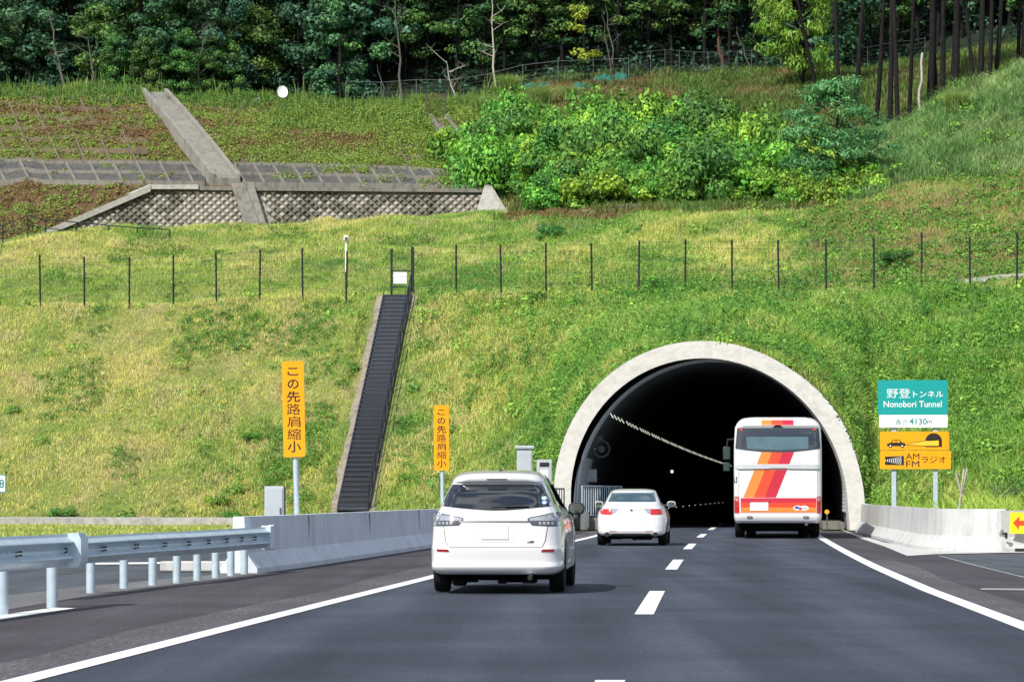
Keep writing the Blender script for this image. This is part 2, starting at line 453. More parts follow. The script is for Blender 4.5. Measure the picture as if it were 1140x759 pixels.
def prof_at(px):
    """breakpoints (z, d) of the hillside along the bearing px"""
    px = min(max(px, _pk[0]), _pk[-1])
    k = 0
    while k < len(_pk) - 2 and px > _pk[k + 1]: k += 1
    a, b = _pk[k], _pk[k + 1]; t = (px - a) / (b - a)
    out = []
    for (pa, da), (pb, db) in zip(PROF[a], PROF[b]):
        za, zb = Z_at(pa, da), Z_at(pb, db)
        out.append([za * (1 - t) + zb * t, da * (1 - t) + db * t])
    r = px - RING_PX
    if abs(r) < RING_RO - 3:
        ro = RING_RO - 4
        pyr = RING_PY - math.sqrt(max(0, ro * ro - r * r))
        d = 115.0
        for _ in range(6): d = ring_d(Z_at(pyr, d)) + 0.45
        out[0] = [Z_at(pyr, d), d]
    else:
        out[0][0] = max(-0.05, min(out[0][0], 0.25))
    return out
PXS = np.arange(-350, 1501, 4.0)
VZ = []; VD = []
for px in PXS:
    pr = prof_at(px); zz = []; dd = []
    for i, n in enumerate(NSEG):
        for j in range(n):
            t = j / n
            zz.append(pr[i][0] * (1 - t) + pr[i + 1][0] * t); dd.append(pr[i][1] * (1 - t) + pr[i + 1][1] * t)
    zz.append(pr[-1][0]); dd.append(pr[-1][1])
    VZ.append(zz); VD.append(dd)
VZ = np.array(VZ); VD = np.array(VD)
SEG = np.concatenate([np.full(n, i) for i, n in enumerate(NSEG)] + [np.array([8])])
SEGT = np.concatenate([np.arange(n) / n for n in NSEG] + [np.array([1.0])])
VX = (PXS[:, None] - CX) * VD / F
# natural unevenness, fading out at the toe and at the retaining wall
amp = np.ones(len(SEG)); amp[:5] = np.linspace(0, 1, 5)
wallmask = ((PXS > 30) & (PXS < 560))[:, None] & np.isin(SEG, [4, 5])[None, :]
bump = (fbm(VX, VD, 5.0, 3, 3) - 0.5) * 1.1 + (fbm(VX, VD, 1.4, 9, 3) - 0.5) * 0.45
stair_px = 393 + (442 - 393) * SEGT
stairmask = (np.abs(PXS[:, None] - np.where(SEG == 0, stair_px, 442)[None, :]) < 34) & np.isin(SEG, [0, 1])[None, :]
VZ = VZ + bump * amp[None, :] * np.where(wallmask, 0.0, np.where(stairmask, 0.12, 1.0))
VPY = HY - (VZ - H) * F / VD
def ground_z(x, d):
    px = CX + x * F / d
    u = min(max((px - PXS[0]) / 4.0, 0), len(PXS) - 1.001); i = int(u); t = u - i
    z0 = np.interp(d, VD[i], VZ[i]); z1 = np.interp(d, VD[i + 1], VZ[i + 1])
    return float(z0 * (1 - t) + z1 * t)
def on_hill(px, py, dmin=0.0, dmax=400.0):
    """first point of the hillside along the bearing px that rises to py, beyond dmin"""
    i = int(min(max(round((px - PXS[0]) / 4.0), 0), len(PXS) - 1))
    for k in range(len(SEG)):
        if VD[i, k] < dmin: continue
        if VPY[i, k] <= py or VD[i, k] > dmax:
            d = float(VD[i, k]); x = X_at(px, d)
            return Vector((x, d, ground_z(x, d)))
    return None
def hill_at(px, d):
    x = X_at(px, d); return Vector((x, d, ground_z(x, d)))

def zone_soil(px, py, x, d, seg):
    n = fbm(x, d, 3.0, 21)
    c = np.empty(px.shape + (3,))
    c[...] = (0.075, 0.10, 0.03)
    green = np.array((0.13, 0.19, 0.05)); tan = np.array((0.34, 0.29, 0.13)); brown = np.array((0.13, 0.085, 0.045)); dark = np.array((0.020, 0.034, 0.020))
    c = green + (tan - green) * np.clip((n - 0.35) * 2.0, 0, 1)[..., None]
    ul = (seg >= 4) & (seg <= 6) & (px < 545)
    c = np.where(ul[..., None], brown * (0.6 + 0.8 * n[..., None]), c)
    rb = (seg == 2) & (px > 900)
    c = np.where(rb[..., None], (brown * 0.35 + tan * 0.35 + green * 0.45) * (0.6 + 0.8 * n[..., None]), c)
    md = (seg >= 6) & (px > 540)
    c = np.where(md[..., None], (brown * 0.7 + green * 0.3) * (0.6 + 0.8 * n[..., None]), c)
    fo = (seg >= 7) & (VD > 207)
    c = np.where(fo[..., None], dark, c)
    return c
nu, nv = VZ.shape
V = np.stack([VX, VD, VZ], -1)
SEG2 = np.broadcast_to(SEG[None, :], VZ.shape); PX2 = np.broadcast_to(PXS[:, None], VZ.shape)
cols = zone_soil(PX2, VPY, VX, VD, SEG2)
ii, jj = np.meshgrid(np.arange(nu - 1), np.arange(nv - 1), indexing='ij')
q = np.stack([ii * nv + jj, (ii + 1) * nv + jj, (ii + 1) * nv + jj + 1, ii * nv + jj + 1], -1).reshape(-1, 4)
hill = np_mesh('hillside', V.reshape(-1, 3), q.ravel(), np.arange(len(q)) * 4, 4, SOIL, cols.reshape(-1, 3))
tag(hill, 'grassy cut hillside rising behind the tunnel portal', kind='structure')

# ------------------------------------------------------------------ ground, roads, markings (sheets a few mm apart)
def sheet(name, left, right, z, m, lat=None):
    """left/right: matching lists of (x, d)"""
    n = len(left)
    vs = []; la = []
    K = 8
    for (a, b) in zip(left, right):
        for k in range(K + 1):
            t = k / K
            x = a[0] * (1 - t) + b[0] * t; d = a[1] * (1 - t) + b[1] * t
            vs.append((x, d, z)); la.append(x - float(xc(d)))
    fs = [(i * (K + 1) + k, i * (K + 1) + k + 1, (i + 1) * (K + 1) + k + 1, (i + 1) * (K + 1) + k) for i in range(n - 1) for k in range(K)]
    me = bpy.data.meshes.new(name); me.from_pydata(vs, [], fs); me.materials.append(m)
    at = me.attributes.new('lat', 'FLOAT', 'POINT'); at.data.foreach_set('value', la)
    me.update()
    return tag(link_mesh(name, me), kind='structure')
def left_off(d):                              # the left lane widens towards the viewer
    return float(np.interp(d, [10, 21.6, 48, 94, 130], [-4.15, -3.95, -3.55, -3.18, -3.18]))
def right_off(d):
    return float(np.interp(d, [10, 31, 42, 57, 90], [3.75, 3.66, 3.53, 3.48, 3.5]))
DS = [5, 10, 15, 20, 25, 30, 36, 42, 48, 55, 62, 70, 78, 86, 94, 102, 110, 120, 135, 150, 170, 200, 240, 300, 400, 520]
DS_OPEN = [d for d in DS if d <= 112]
g = bpy.data.meshes.new('ground'); g.from_pydata([(-900, -200, -0.03), (900, -200, -0.03), (900, 1500, -0.03), (-900, 1500, -0.03)], [], [(0, 1, 2, 3)])
a = g.attributes.new('Col', 'FLOAT_COLOR', 'POINT'); a.data.foreach_set('color', [0.10, 0.115, 0.04, 1] * 4)
g.materials.append(SOIL); tag(link_mesh('ground', g), 'flat verge ground beside the motorway', kind='structure')
sheet('road', [(float(xc(d)) + left_off(d) - 0.15, d) for d in DS], [(float(xc(d)) + right_off(d) + 0.15, d) for d in DS], 0.006, ASPHALT)
def lb(d):                                    # foot of the barrier on the left
    return float(np.interp(d, [20, 33, 45, 52, 55.8, 75.4, 113, 125], [-7.2, -5.9, -4.75, -4.0, -3.56, -1.93, 2.0, 3.0]))
sheet('left_shoulder', [(lb(d) - 0.4, d) for d in DS_OPEN], [(float(xc(d)) + left_off(d) - 0.1, d) for d in DS_OPEN], 0.0, SHOULDER)
GRITTY = asphalt_mat('coarse_asphalt', (0.085, 0.085, 0.092), 2.2, grit=1.6)
sheet('left_shoulder_edge', [(float(xc(d)) + left_off(d) - 0.75 - 0.12 * math.sin(d * .7), d) for d in DS_OPEN], [(float(xc(d)) + left_off(d) - 0.1, d) for d in DS_OPEN], 0.004, GRITTY)
def rb_(d):                                   # outer edge of the right shoulder strip
    return float(np.interp(d, [20, 40, 50, 57, 66, 79, 90, 112], [5.55, 7.3, 7.9, 8.2, 8.75, 9.35, 10.1, 11.9]))
sheet('right_shoulder', [(float(xc(d)) + right_off(d) + 0.1, d) for d in DS_OPEN], [(rb_(d) + (0.3 if d > 66 else 0), d) for d in DS_OPEN], 0.0, SHOULDER)
sheet('right_shoulder_edge', [(float(xc(d)) + right_off(d) + 0.1, d) for d in DS_OPEN if d < 70], [(float(xc(d)) + right_off(d) + 0.65 + 0.1 * math.sin(d * .6), d) for d in DS_OPEN if d < 70], 0.004, GRITTY)
DW = [5, 12, 20, 30, 40, 50, 57, 62, 66, 70]
sheet('turnout_pavement', [(rb_(d) - 0.1, d) for d in DW], [(32, d) for d in DW], -0.006, ASPHALT3)
DO = [5, 15, 25, 35, 45, 55, 65, 75, 92]
sheet('side_road', [(-60, d) for d in DO], [(lb(d) - 0.35, d) for d in DO], -0.006, ASPHALT3)
def line(name, xf, w, ds, z=0.012):
    return sheet(name, [(xf(d) - w / 2, d) for d in ds], [(xf(d) + w / 2, d) for d in ds], z, MARK)
line('edge_line_marking', lambda d: float(xc(d)) + left_off(d), 0.22, DS)
line('edge_line_marking', lambda d: float(xc(d)) + right_off(d), 0.22, DS)
d0 = 13.6
for k in range(14):
    a = d0 + 20 * k
    line('lane_dash_marking', lambda d: float(xc(d)), 0.2, [a, a + 2.7, a + 5.4, a + 8.1])
def poly_sheet(name, pts, z, m):
    me = bpy.data.meshes.new(name); me.from_pydata([(x, d, z) for x, d in pts], [], [tuple(range(len(pts)))]); me.materials.append(m)
    return tag(link_mesh(name, me), kind='structure')
def gp(px, py): q_ = G(px, py); return (q_.x, q_.y)
poly_sheet('edge_line_marking', [gp(0, 690), gp(0, 685), gp(60, 676.5), gp(84, 677)], 0.006, MARK)
poly_sheet('edge_line_marking', [gp(-60, 628), gp(300, 624.2), gp(300, 626.2), gp(-60, 630)], 0.004, MARK)
poly_sheet('edge_line_marking', [(rb_(d) - 0.06, d) for d in (25, 40, 57, 66)] + [(rb_(d), d) for d in (66, 57, 40, 25)], 0.006, mat('worn_line', (0.30, 0.30, 0.31), 0.8, var=0.3))
poly_sheet('edge_line_marking', [gp(1092, 655.2), gp(1190, 655.8), gp(1190, 658.2), gp(1092, 657)], 0.010, mat('worn_line', (0.3, 0.3, 0.31)))
poly_sheet('concrete_apron', [gp(935, 589), gp(960, 600), gp(985, 608.5), gp(1010, 619), gp(1040, 617), gp(1110, 615.5), gp(1200, 614.5), gp(1200, 611), gp(1020, 608), gp(985, 604)], 0.010, CONC)
# weathered asphalt on the left shoulder: dusty patches
poly_sheet('dusty_verge', [gp(-90, 712), gp(0, 680), gp(110, 661), gp(200, 650), gp(296, 638.5), gp(296, 634), gp(200, 643), gp(100, 652), gp(0, 664), gp(-150, 690)], 0.004, asphalt_mat('dusty_asphalt', (0.15, 0.15, 0.155), 1.3, grit=0.5))

# ------------------------------------------------------------------ barriers, guardrails
NJ = [(-0.30, 0.0), (-0.30, 0.08), (-0.12, 0.33), (-0.09, 0.90), (0.09, 0.90), (0.12, 0.33), (0.30, 0.08), (0.30, 0.0)]
def barrier_mesh(mb, path, m, prof=NJ): mb.sweep(prof, path, m)
dl = [51.5, 55.8, 62, 68, 75.4, 83, 91, 99, 106, 112.3]
mb = MB(); barrier_mesh(mb, [(lb(d) - 0.30, d, 0) for d in dl], CONC_L)
ob = mb.build('concrete_barrier', smooth=25)
tag(ob, 'long grey concrete barrier along the left edge, from the guardrail towards the tunnel', 'barrier')
# vertical joints of the left barrier
for d in (57.5, 66, 75, 85, 96):
    x = lb(d) - 0.30; jb = MB()
    jb.box((x + 0.100, d, 0.615), (0.034, 0.015, 0.55), SEAM, rz=-0.09)
    jb.build('joint', ob)
tr = [(12.0, 113.0), (11.55, 109), (10.75, 100), (10.15, 90), (9.55, 80), (9.25, 75), (9.25, 72.6), (9.45, 71.4), (9.9, 70.7), (10.5, 70.4)]
mb = MB(); barrier_mesh(mb, [(x + 0.32, d + (0.3 if d < 72 else 0), 0) for x, d in tr], CONC, [(o, z * 1.04) for o, z in NJ])
tag(mb.build('concrete_barrier', smooth=25), 'long white concrete barrier curving out from the right of the tunnel mouth', 'barrier')
mb = MB(); barrier_mesh(mb, [(10.62, 70.55, 0), (11.6, 70.9, 0), (14.2, 71.6, 0)], CONC, [(o, z * 1.0) for o, z in NJ])
CONN = True
RB = mb; RBT = ( 'white concrete barrier block at the right edge carrying the yellow arrow sign', 'barrier')
mb.box((10.55, 70.28, 0.60), (0.12, 0.10, 0.05), GALV); mb.box((10.73, 70.2, 0.36), (0.05, 0.05, 0.13), BLACKSTEEL); mb.box((10.69, 70.2, 0.40), (0.1, 0.05, 0.035), BLACKSTEEL)
mb.box((11.1, 70.36, 0.05), (0.32, 0.08, 0.06), BLACKSTEEL)
tag(mb.build('concrete_barrier', smooth=25), *RBT)

def wbeam(h, depth, flip=1):
    """closed profile of a corrugated beam of height h"""
    n = 26; fr = []
    for i in range(n + 1):
        t = i / n
        o = depth * (0.5 + 0.5 * math.cos(4 * math.pi * t)) if 0.0 < t < 1 else depth
        o = depth * abs(math.cos(2 * math.pi * t)) ** 0.8
        fr.append((flip * (depth - o), (t - 0.5) * h))
    return fr + [(o - flip * 0.006, z) for o, z in fr[::-1]]
def guardrail(posts, path, zc, h, name_label, prad, front):
    root = empty('guardrail', (path[0][0], path[0][1], 0))
    tag(root, name_label, 'guardrail')
    inv = root.location
    def loc(p): return (p[0] - inv.x, p[1] - inv.y, p[2])
    # three folded ribs towards the traffic
    fr = []
    n = 40
    for i in range(n + 1):
        t = i / n
        s_ = math.sin(math.pi * 2 * t - math.pi / 2) * 0.5 + 0.5
        fr.append((0.085 * (1 - abs(math.cos(math.pi * 2 * t)) ** 1.4) * front, (t - 0.5) * h))
    prof = [(o, z) for o, z in fr] + [(o - 0.008 * front, z) for o, z in fr[::-1]]
    mb = MB(); mb.sweep(prof, [loc((x, d, zc)) for x, d in path], GALV)
    for (x, d) in posts:
        m2 = MB(); o = Vector(loc((x, d, 0)))
        m2.tube([o, o + Vector((0, 0, zc + 0.02))], prad, GALV_POST, n=20)
        m2.tube([o + Vector((0, 0, zc + 0.02)), o + Vector((0, 0, zc + 0.035))], prad * 1.04, GALV, n=20)
        m2.build('post', root, smooth=40)
        b = mb
        for dz in (-0.02, 0.02):
            for dy in (-0.13, 0.13):
                b.box(o + Vector((0.17 if front > 0 else -0.17, dy, zc + dz * 1.0)), (0.03, 0.05, 0.018), BLACKSTEEL)
    rail = mb.build('rail', root, smooth=40)
    return root, rail, loc
gx = [G(px, py) for px, py in [(101,660),(138,655),(170,651.5),(197,649),(219.5,646),(240,643.3),(257,641),(272,639)]]
posts2 = [(p.x, p.y) for p in gx]
e = Vector((gx[-1].x - gx[0].x, gx[-1].y - gx[0].y)); e.normalize()
path2 = [(gx[0].x - e.x * 3.0, gx[0].y - e.y * 3.0)] + posts2 + [(gx[-1].x + e.x * 0.95 + 0.02, gx[-1].y + e.y * 0.95)]
path2 = [(x + 0.14, d) for x, d in path2]
r2, rail2, loc2 = guardrail(posts2, path2, 0.565, 0.34, 'galvanised guardrail of corrugated beam on eight round posts, running up to the grey barrier', 0.058, 1)
mb = MB(); xe, ye = path2[-1]
mb.box(loc2((xe + 0.02, ye + 0.05, 0.565)), (0.16, 0.3, 0.38), GALV, rz=-0.1, bevel=0.012)
mb.box(loc2((xe + 0.07, ye + 0.22, 0.565)), (0.10, 0.10, 0.40), GALV_POST, rz=-0.1, bevel=0.012)
mb.build('end_bracket', r2)
g1 = [G(2.7, 684), G(58, 676)]
e1 = Vector((g1[1].x - g1[0].x, g1[1].y - g1[0].y)).normalized()
e1 = Vector((0.09, 1)).normalized()
posts1 = [(g1[0].x, g1[0].y), (g1[1].x, g1[1].y), (g1[0].x - e1.x * 2.2 - 0.15, g1[0].y - 2.2), (g1[0].x - e1.x * 4.4 - 0.3, g1[0].y - 4.4), (g1[0].x - e1.x * 6.6 - 0.45, g1[0].y - 6.6), (g1[0].x - e1.x * 8.8 - 0.6, g1[0].y - 8.8)]
path1 = [(g1[0].x - 1.2, g1[0].y - 10), (g1[0].x - 0.1, g1[0].y), (g1[1].x + 0.06, g1[1].y + 0.5)]
path1 = [(x + 0.15, d) for x, d in path1]
r1, rail1, loc1 = guardrail(posts1, path1, 0.635, 0.36, 'nearer galvanised guardrail with a folded end cap at the left edge', 0.062, 1)
mb = MB(); xe, ye = path1[-1]
capp = [(0.0, -0.19), (0.0, 0.19), (0.12, 0.19), (0.15, 0.12), (0.15, -0.12), (0.12, -0.19)]
mb.sweep([(o - 0.03, z) for o, z in capp], [loc1((xe - 0.02, ye - 0.42, 0.635)), loc1((xe, ye, 0.635)), loc1((xe + 0.0, ye + 0.04, 0.635))], GALV)
mb.build('end_cap', r1, smooth=30)

# white block on the side road behind the guardrail
mb = MB(); p = G(222, 636); mb.box((p.x, p.y, 0.09), (1.25, 0.3, 0.16), CONC, bevel=0.02)
tag(mb.build('concrete_block'), 'low pale concrete kerb block lying on the side road behind the guardrail', 'kerb block')
# gutter along the foot of the left slope
mb = MB()
pts = [Vector((X_at(px, 128.2 - max(0, px - 100) * 0.012), 128.2 - max(0, px - 100) * 0.012 - 0.9, 0)) for px in range(-340, 480, 40)]
mb.sweep([(-0.4, -0.05), (-0.4, 0.36), (0.4, 0.32), (0.4, -0.05)], pts, CONC_PALE)
tag(mb.build('concrete_gutter'), 'pale concrete gutter along the foot of the left grass slope', 'gutter')
# ditch edges on the hill
def hill_strip(px0, px1, pyf, w, h, m, name, label, dmin):
    mb = MB(); pts = []
    for i in range(13):
        px = px0 + (px1 - px0) * i / 12
        pr = prof_at(px); d = pr[pyf][1] + dmin
        p = hill_at(px, d); p.z += 0.05
        pts.append(p)
    mb.sweep([(-w / 2, -0.3), (-w / 2, h), (w / 2, h), (w / 2, -0.3)], pts, m)
    return tag(mb.build(name), label, 'ditch')
hill_strip(684, 850, 4, 0.4, 0.14, CONC_DARK, 'concrete_ditch', 'thin concrete ditch edge at the foot of the dense shrubs', 0.0)
hill_strip(1066, 1200, 2, 0.6, 0.14, CONC_PALE, 'concrete_ditch', 'pale concrete ditch edge by the fence at the right edge', 0.3)

# ------------------------------------------------------------------ tunnel
TD0 = 113.0
ZC = 1.1                                      # spring line
RO_A, RO_B, RI_A, RI_B = 5.47, 5.75, 4.87, 5.10
def tun_x(d):                                 # axis of the tunnel, parallel to the road
    return X_at(RING_PX, 113.0) + 0.0 + (float(xc(d)) - float(xc(113.0)))
def tun_profile(a, b, n=48):
    pts = [(-a, 0.0), (-a, ZC * 0.5)]
    for i in range(n + 1):
        t = math.pi - math.pi * i / n
        pts.append((a * math.cos(t), ZC + b * math.sin(t)))
    return pts + [(a, ZC * 0.5), (a, 0.0)]
tun = tag(empty('tunnel', (0, 0, 0)), 'round arched road tunnel mouth with a pale concrete ring set in the grass slope', 'tunnel')
po = tun_profile(RO_A, RO_B); pi_ = tun_profile(RI_A, RI_B)
vs = []; fs = []; n = len(po)
for (x, z) in po: vs.append((tun_x(113) + x, ring_d(z), z))
for (x, z) in pi_: vs.append((tun_x(113) + x, ring_d(z), z))
for (x, z) in po: vs.append((tun_x(135) + x, 137, z))
for (x, z) in pi_: vs.append((tun_x(113) + x, ring_d(z) + 0.9, z))
for i in range(n - 1):
    fs.append((i, i + 1, n + i + 1, n + i)); fs.append((i, i + 1, 2 * n + i + 1, 2 * n + i)); fs.append((n + i, n + i + 1, 3 * n + i + 1, 3 * n + i))
fs.append((0, n, 3 * n, 2 * n)); fs.append((n - 1, 2 * n - 1, 4 * n - 1, 3 * n - 1))
MB().add(vs, fs, CONC_RING).build('portal_ring', tun, smooth=30)
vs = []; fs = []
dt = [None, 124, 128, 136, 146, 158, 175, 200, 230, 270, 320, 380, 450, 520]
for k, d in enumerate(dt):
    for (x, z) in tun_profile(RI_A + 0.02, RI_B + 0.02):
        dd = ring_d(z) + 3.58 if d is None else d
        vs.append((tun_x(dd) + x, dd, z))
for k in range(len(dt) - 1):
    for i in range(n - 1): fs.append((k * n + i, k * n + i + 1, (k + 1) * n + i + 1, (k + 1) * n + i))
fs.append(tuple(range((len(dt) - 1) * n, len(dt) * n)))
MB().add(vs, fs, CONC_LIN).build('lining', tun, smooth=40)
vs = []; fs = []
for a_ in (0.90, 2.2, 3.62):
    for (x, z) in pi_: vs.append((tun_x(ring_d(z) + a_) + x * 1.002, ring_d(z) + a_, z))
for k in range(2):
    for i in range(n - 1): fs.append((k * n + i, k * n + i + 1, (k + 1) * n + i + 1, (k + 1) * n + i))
MB().add(vs, fs, CONC_DAYLIT).build('daylit_lining', tun, smooth=40)  # added stretch of lining with daylight put into its pale colour
for sgn in (-1, 1):                           # ribbed cladding on the lower lining
    mb = MB()
    prof = []
    for k in range(14):
        for dz, dx in ((0.0, 0.10), (0.10, 0.10), (0.105, 0.075), (0.135, 0.075)):
            z0 = 0.62 + k * 0.14 + dz
            xr = RI_A * math.sqrt(max(0, 1 - ((max(z0, ZC) - ZC) / RI_B) ** 2)) - dx
            prof.append((sgn * xr, z0))
    prof += [(x + sgn * 0.06, z) for x, z in prof[::-1]]
    mb.sweep(prof, [(tun_x(d), d, 0) for d in (115.3, 117, 119, 121.5)], PANELMAT)
    mb.build('wall_panel', tun)
    mb = MB()                                 # raised walkway with kerb
    prof = [(-0.62, 0), (-0.62, 0.40), (0.62, 0.40), (0.62, 0)] if sgn < 0 else [(-0.25, 0), (-0.25, 0.25), (0.5, 0.25), (0.5, 0)]
    mb.sweep(prof, [(tun_x(d) + sgn * (RI_A - 0.66), d, 0.015) for d in (114.2, 120, 135, 160, 200, 260, 340, 440, 519)], CONC_DARK)
    mb.build('walkway', tun)
# lamps in a row on each wall
def lamp_mesh(name, on):
    return None
EM = mat('lamp_glow', (0.8, 0.85, 0.75), 0.4, emit=(0.92, 1.0, 0.80), estr=0.7)
EMS = mat('lamp_and_glint_glow', (0.8, 0.85, 0.8), 0.4, emit=(0.9, 1.0, 0.92), estr=1.3)
mb = MB(); mb.box((0, 0, 0), (0.06, 0.03, 0.32), GREYTRIM, bevel=0.006); lh = mb.build('tunnel_lamp')
mb = MB(); mb.box((0.0, -0.026, 0), (0.035, 0.02, 0.28), EM); ll = mb.build('lens', lh)
tag(lh, 'small lit strip lamp in the long row high on the tunnel left wall', 'lamp', 'row of lit strip lamps on the tunnel left wall')
kid = tree_of(lh); first = True
def wall_x(d, z, sgn):
    return tun_x(d) + sgn * (RI_A * math.sqrt(1 - ((z - ZC) / RI_B) ** 2) - 0.06)
d = 120.0; k = 0
while d < 330:
    o = lh if first else copy_tree(lh, kid); first = False
    o.location = (wall_x(d, 4.2, -1), d, 4.2); o.rotation_euler = (0, R(-32), 0)
    k += 1; d += 2.9 if k % 4 else 4.4
for k in range(9):
    d = 119.5 + 3.4 * k
    o = copy_tree(lh, kid)
    o.location = (wall_x(d, 4.3, 1), d, 4.3); o.rotation_euler = (0, R(32), R(180))
    o['label'] = 'small lit strip lamp in the short row on the tunnel right wall above the bus'
    o['group'] = 'lit strip lamps on the tunnel right wall'
# small reflective delineators low on the left wall, their glint made by emission
mb = MB(); mb.box((0, 0, 0), (0.05, 0.10, 0.12), GREYBOX); mb.box((0, -0.056, 0.01), (0.035, 0.012, 0.045), EMS); dl_ = mb.build('delineator')
tag(dl_, 'tiny reflective delineator, its glint made to glow, low on the tunnel left wall', 'delineator', 'delineators low on the tunnel left wall')
for k in range(12):
    o = dl_ if k == 0 else copy_tree(dl_, [])
    d = 165 + 12 * k; o.location = (tun_x(d) - RI_A + 1.25, d, 0.5)
mb = MB(); mb.box((0, 0, 0), (0.20, 0.2, 0.22), GREYBOX, bevel=0.02); mb.box((0, -0.112, 0), (0.15, 0.02, 0.17), EMS)
o = mb.build('emergency_lamp'); tag(o, 'single square white lamp on the tunnel left wall near the middle of the dark opening', 'lamp'); o.location = (wall_x(205, 2.7, -1) + 0.1, 205, 2.7)
# fire-point ring sign and box on the left wall
m1 = mat('dim_sign', (0.12, 0.13, 0.135), 0.5, var=0.2)
mb = MB()
c = Vector((wall_x(121, 2.95, -1) + 0.25, 121, 2.95))
mb.tube([c + Vector((math.cos(t) * 0.30, 0, math.sin(t) * 0.30)) for t in [2 * math.pi * i / 24 for i in range(25)]], 0.045, m1, n=6)
mb.tube([c + Vector((0, -0.02, 0)), c + Vector((0, 0.04, 0))], 0.13, m1, n=16); mb.box(c + Vector((-0.05, 0.02, 0.38)), (0.22, 0.05, 0.2), m1)
mb.box(c + Vector((-0.35, 0.05, 0)), (0.3, 0.05, 0.06), GREYBOX)
tag(mb.build('ring_sign'), 'grey ring shaped sign fixed to the tunnel left wall just inside', 'sign')
mb = MB(); c = Vector((wall_x(121, 1.95, -1) + 0.12, 120.5, 1.95)); mb.box(c, (0.42, 0.25, 0.48), mat('pale_box', (0.42, 0.44, 0.45), 0.5, var=0.2), bevel=0.03)
mb.box(c + Vector((0.02, -0.13, 0.02)), (0.25, 0.03, 0.28), GREYBOX); tag(mb.build('wall_box'), 'pale square box on the tunnel left wall above the railing', 'box')
# railings
def railing(p0, p1, h, zb, gap, label, m, bar=0.018):
    p0 = Vector(p0); p1 = Vector(p1); L = (p1 - p0).length
    root = tag(empty('railing', p0), label, 'railing')
    mb = MB()
    mb.tube([(0, 0, zb + h), p1 - p0 + Vector((0, 0, zb + h))], bar * 1.5, m); mb.tube([(0, 0, zb + 0.08), p1 - p0 + Vector((0, 0, zb + 0.08))], bar * 1.3, m)
    mb.build('rail', root)
    k = int(L / gap); mb = MB()
    for i in range(k + 1):
        q_ = (p1 - p0) * (i / k)
        mb.tube([q_ + Vector((0, 0, zb + (0 if i % 6 == 0 else 0.08))), q_ + Vector((0, 0, zb + h))], bar * (1.5 if i % 6 == 0 else 1.0), m, n=6)
    mb.build('bars', root)
    return root
railing((X_at(648, 114.3), 114.3, 0), (X_at(692, 118.5), 118.5, 0), 1.12, 0.42, 0.24, 'pale vertical bar railing on the walkway at the left tunnel wall', GALV_POST)
railing((X_at(612, 111.5), 111.5, 0), (X_at(628, 112.2), 112.2, 0), 0.9, 0.55, 0.13, 'short railing between the cabinets and the tunnel ring', GREYTRIM)
mb = MB(); mb.box((X_at(647, 113.8) + 0.55, 113.9, 0.21), (1.15, 0.25, 0.42), CONC_DARK, bevel=0.01)
mb.box((X_at(641, 113.8) + 0.32, 113.6, 0.33), (0.3, 0.3, 0.66), CONC_LIN, bevel=0.02)
tag(mb.build('concrete_plinth'), 'dark concrete plinth at the start of the tunnel walkway on the left', 'plinth')
# orange lamp by the bus on the right of the mouth
mb = MB(); c = Vector((X_at(920.5, 108), 108, Z_at(569.5, 108)))
mb.tube([c + Vector((0.02, 0, -0.62)), c], 0.025, GREYTRIM); mb.tube([c + Vector((0, -0.05, 0)), c + Vector((0, 0.05, 0))], 0.075, mat('amber', (0.9, 0.4, 0.02), 0.3), n=16)
mb.box(c + Vector((0.02, 0, -0.58)), (0.14, 0.14, 0.03), GREYTRIM); tag(mb.build('amber_marker'), 'small round amber road marker at the right foot of the tunnel', 'marker')
# ------------------------------------------------------------------ signs
def panel(w, h, cx, cz, m, r=0.05, t=0.03):
    """rounded plate facing -Y, face at y = -t"""
    p = round_poly([(cx - w / 2, cz - h / 2), (cx + w / 2, cz - h / 2), (cx + w / 2, cz + h / 2), (cx - w / 2, cz + h / 2)], r)
    mb = MB(); n = len(p)
    vs = [(a, -t, b) for a, b in p] + [(a, 0, b) for a, b in p]
    fs = [tuple(range(n)), tuple(range(n, 2 * n))[::-1]] + [(i, (i + 1) % n, n + (i + 1) % n, n + i) for i in range(n)]
    mb.add(vs, fs, m)
    return mb
def flat(mb, pts, y, m): mb.add([(a, y, b) for a, b in pts], [tuple(range(len(pts)))], m)
def narrow_sign(px, pytop, pybot, d, label, tilt=0.0):
    s = F / d
    root = tag(empty('road_sign', (X_at(px, d), d, 0)), label, 'sign')
    zt, zb = Z_at(pytop, d), Z_at(pybot, d)
    w = 0.425; h = zt - zb
    mb = MB(); mb.tube([(0.02, 0.06, -0.02), (0.0, 0.06, zt - 0.15)], 0.055, GALV_POST, n=16); mb.tube([(0, 0.06, zt - 0.15), (0, 0.06, zt - 0.13)], 0.058, GREYTRIM, n=16)
    for z in (zb + 0.3, zt - 0.35): mb.box((0, 0.03, z), (0.16, 0.06, 0.05), GALV)
    mb.build('post', root, smooth=40)
    mb = panel(w, h, -0.0, (zt + zb) / 2, YELLOW, 0.05)
    txt = 'この先路肩縮小'
    st = (h - 0.16) / 7
    for i, ch in enumerate(txt):
        put_text(mb, ch, 0.0, zt - 0.08 - st * (i + 0.5), st * (0.62 if ch == 'こ' else 0.74 if ch == 'の' else 0.90), SIGNBLACK, -0.034, w=0.215 if ch in 'この' else 0.26, bold=0.014 if ch in 'この先小' else 0.0)
    mb.build('sign_panel', root)
    root.rotation_euler = (0, tilt, R(-2))
    return root
narrow_sign(330.5, 402, 508.5, 62.5, 'larger, nearer yellow upright sign with black Japanese lettering, left of the stairs', R(-1.2))
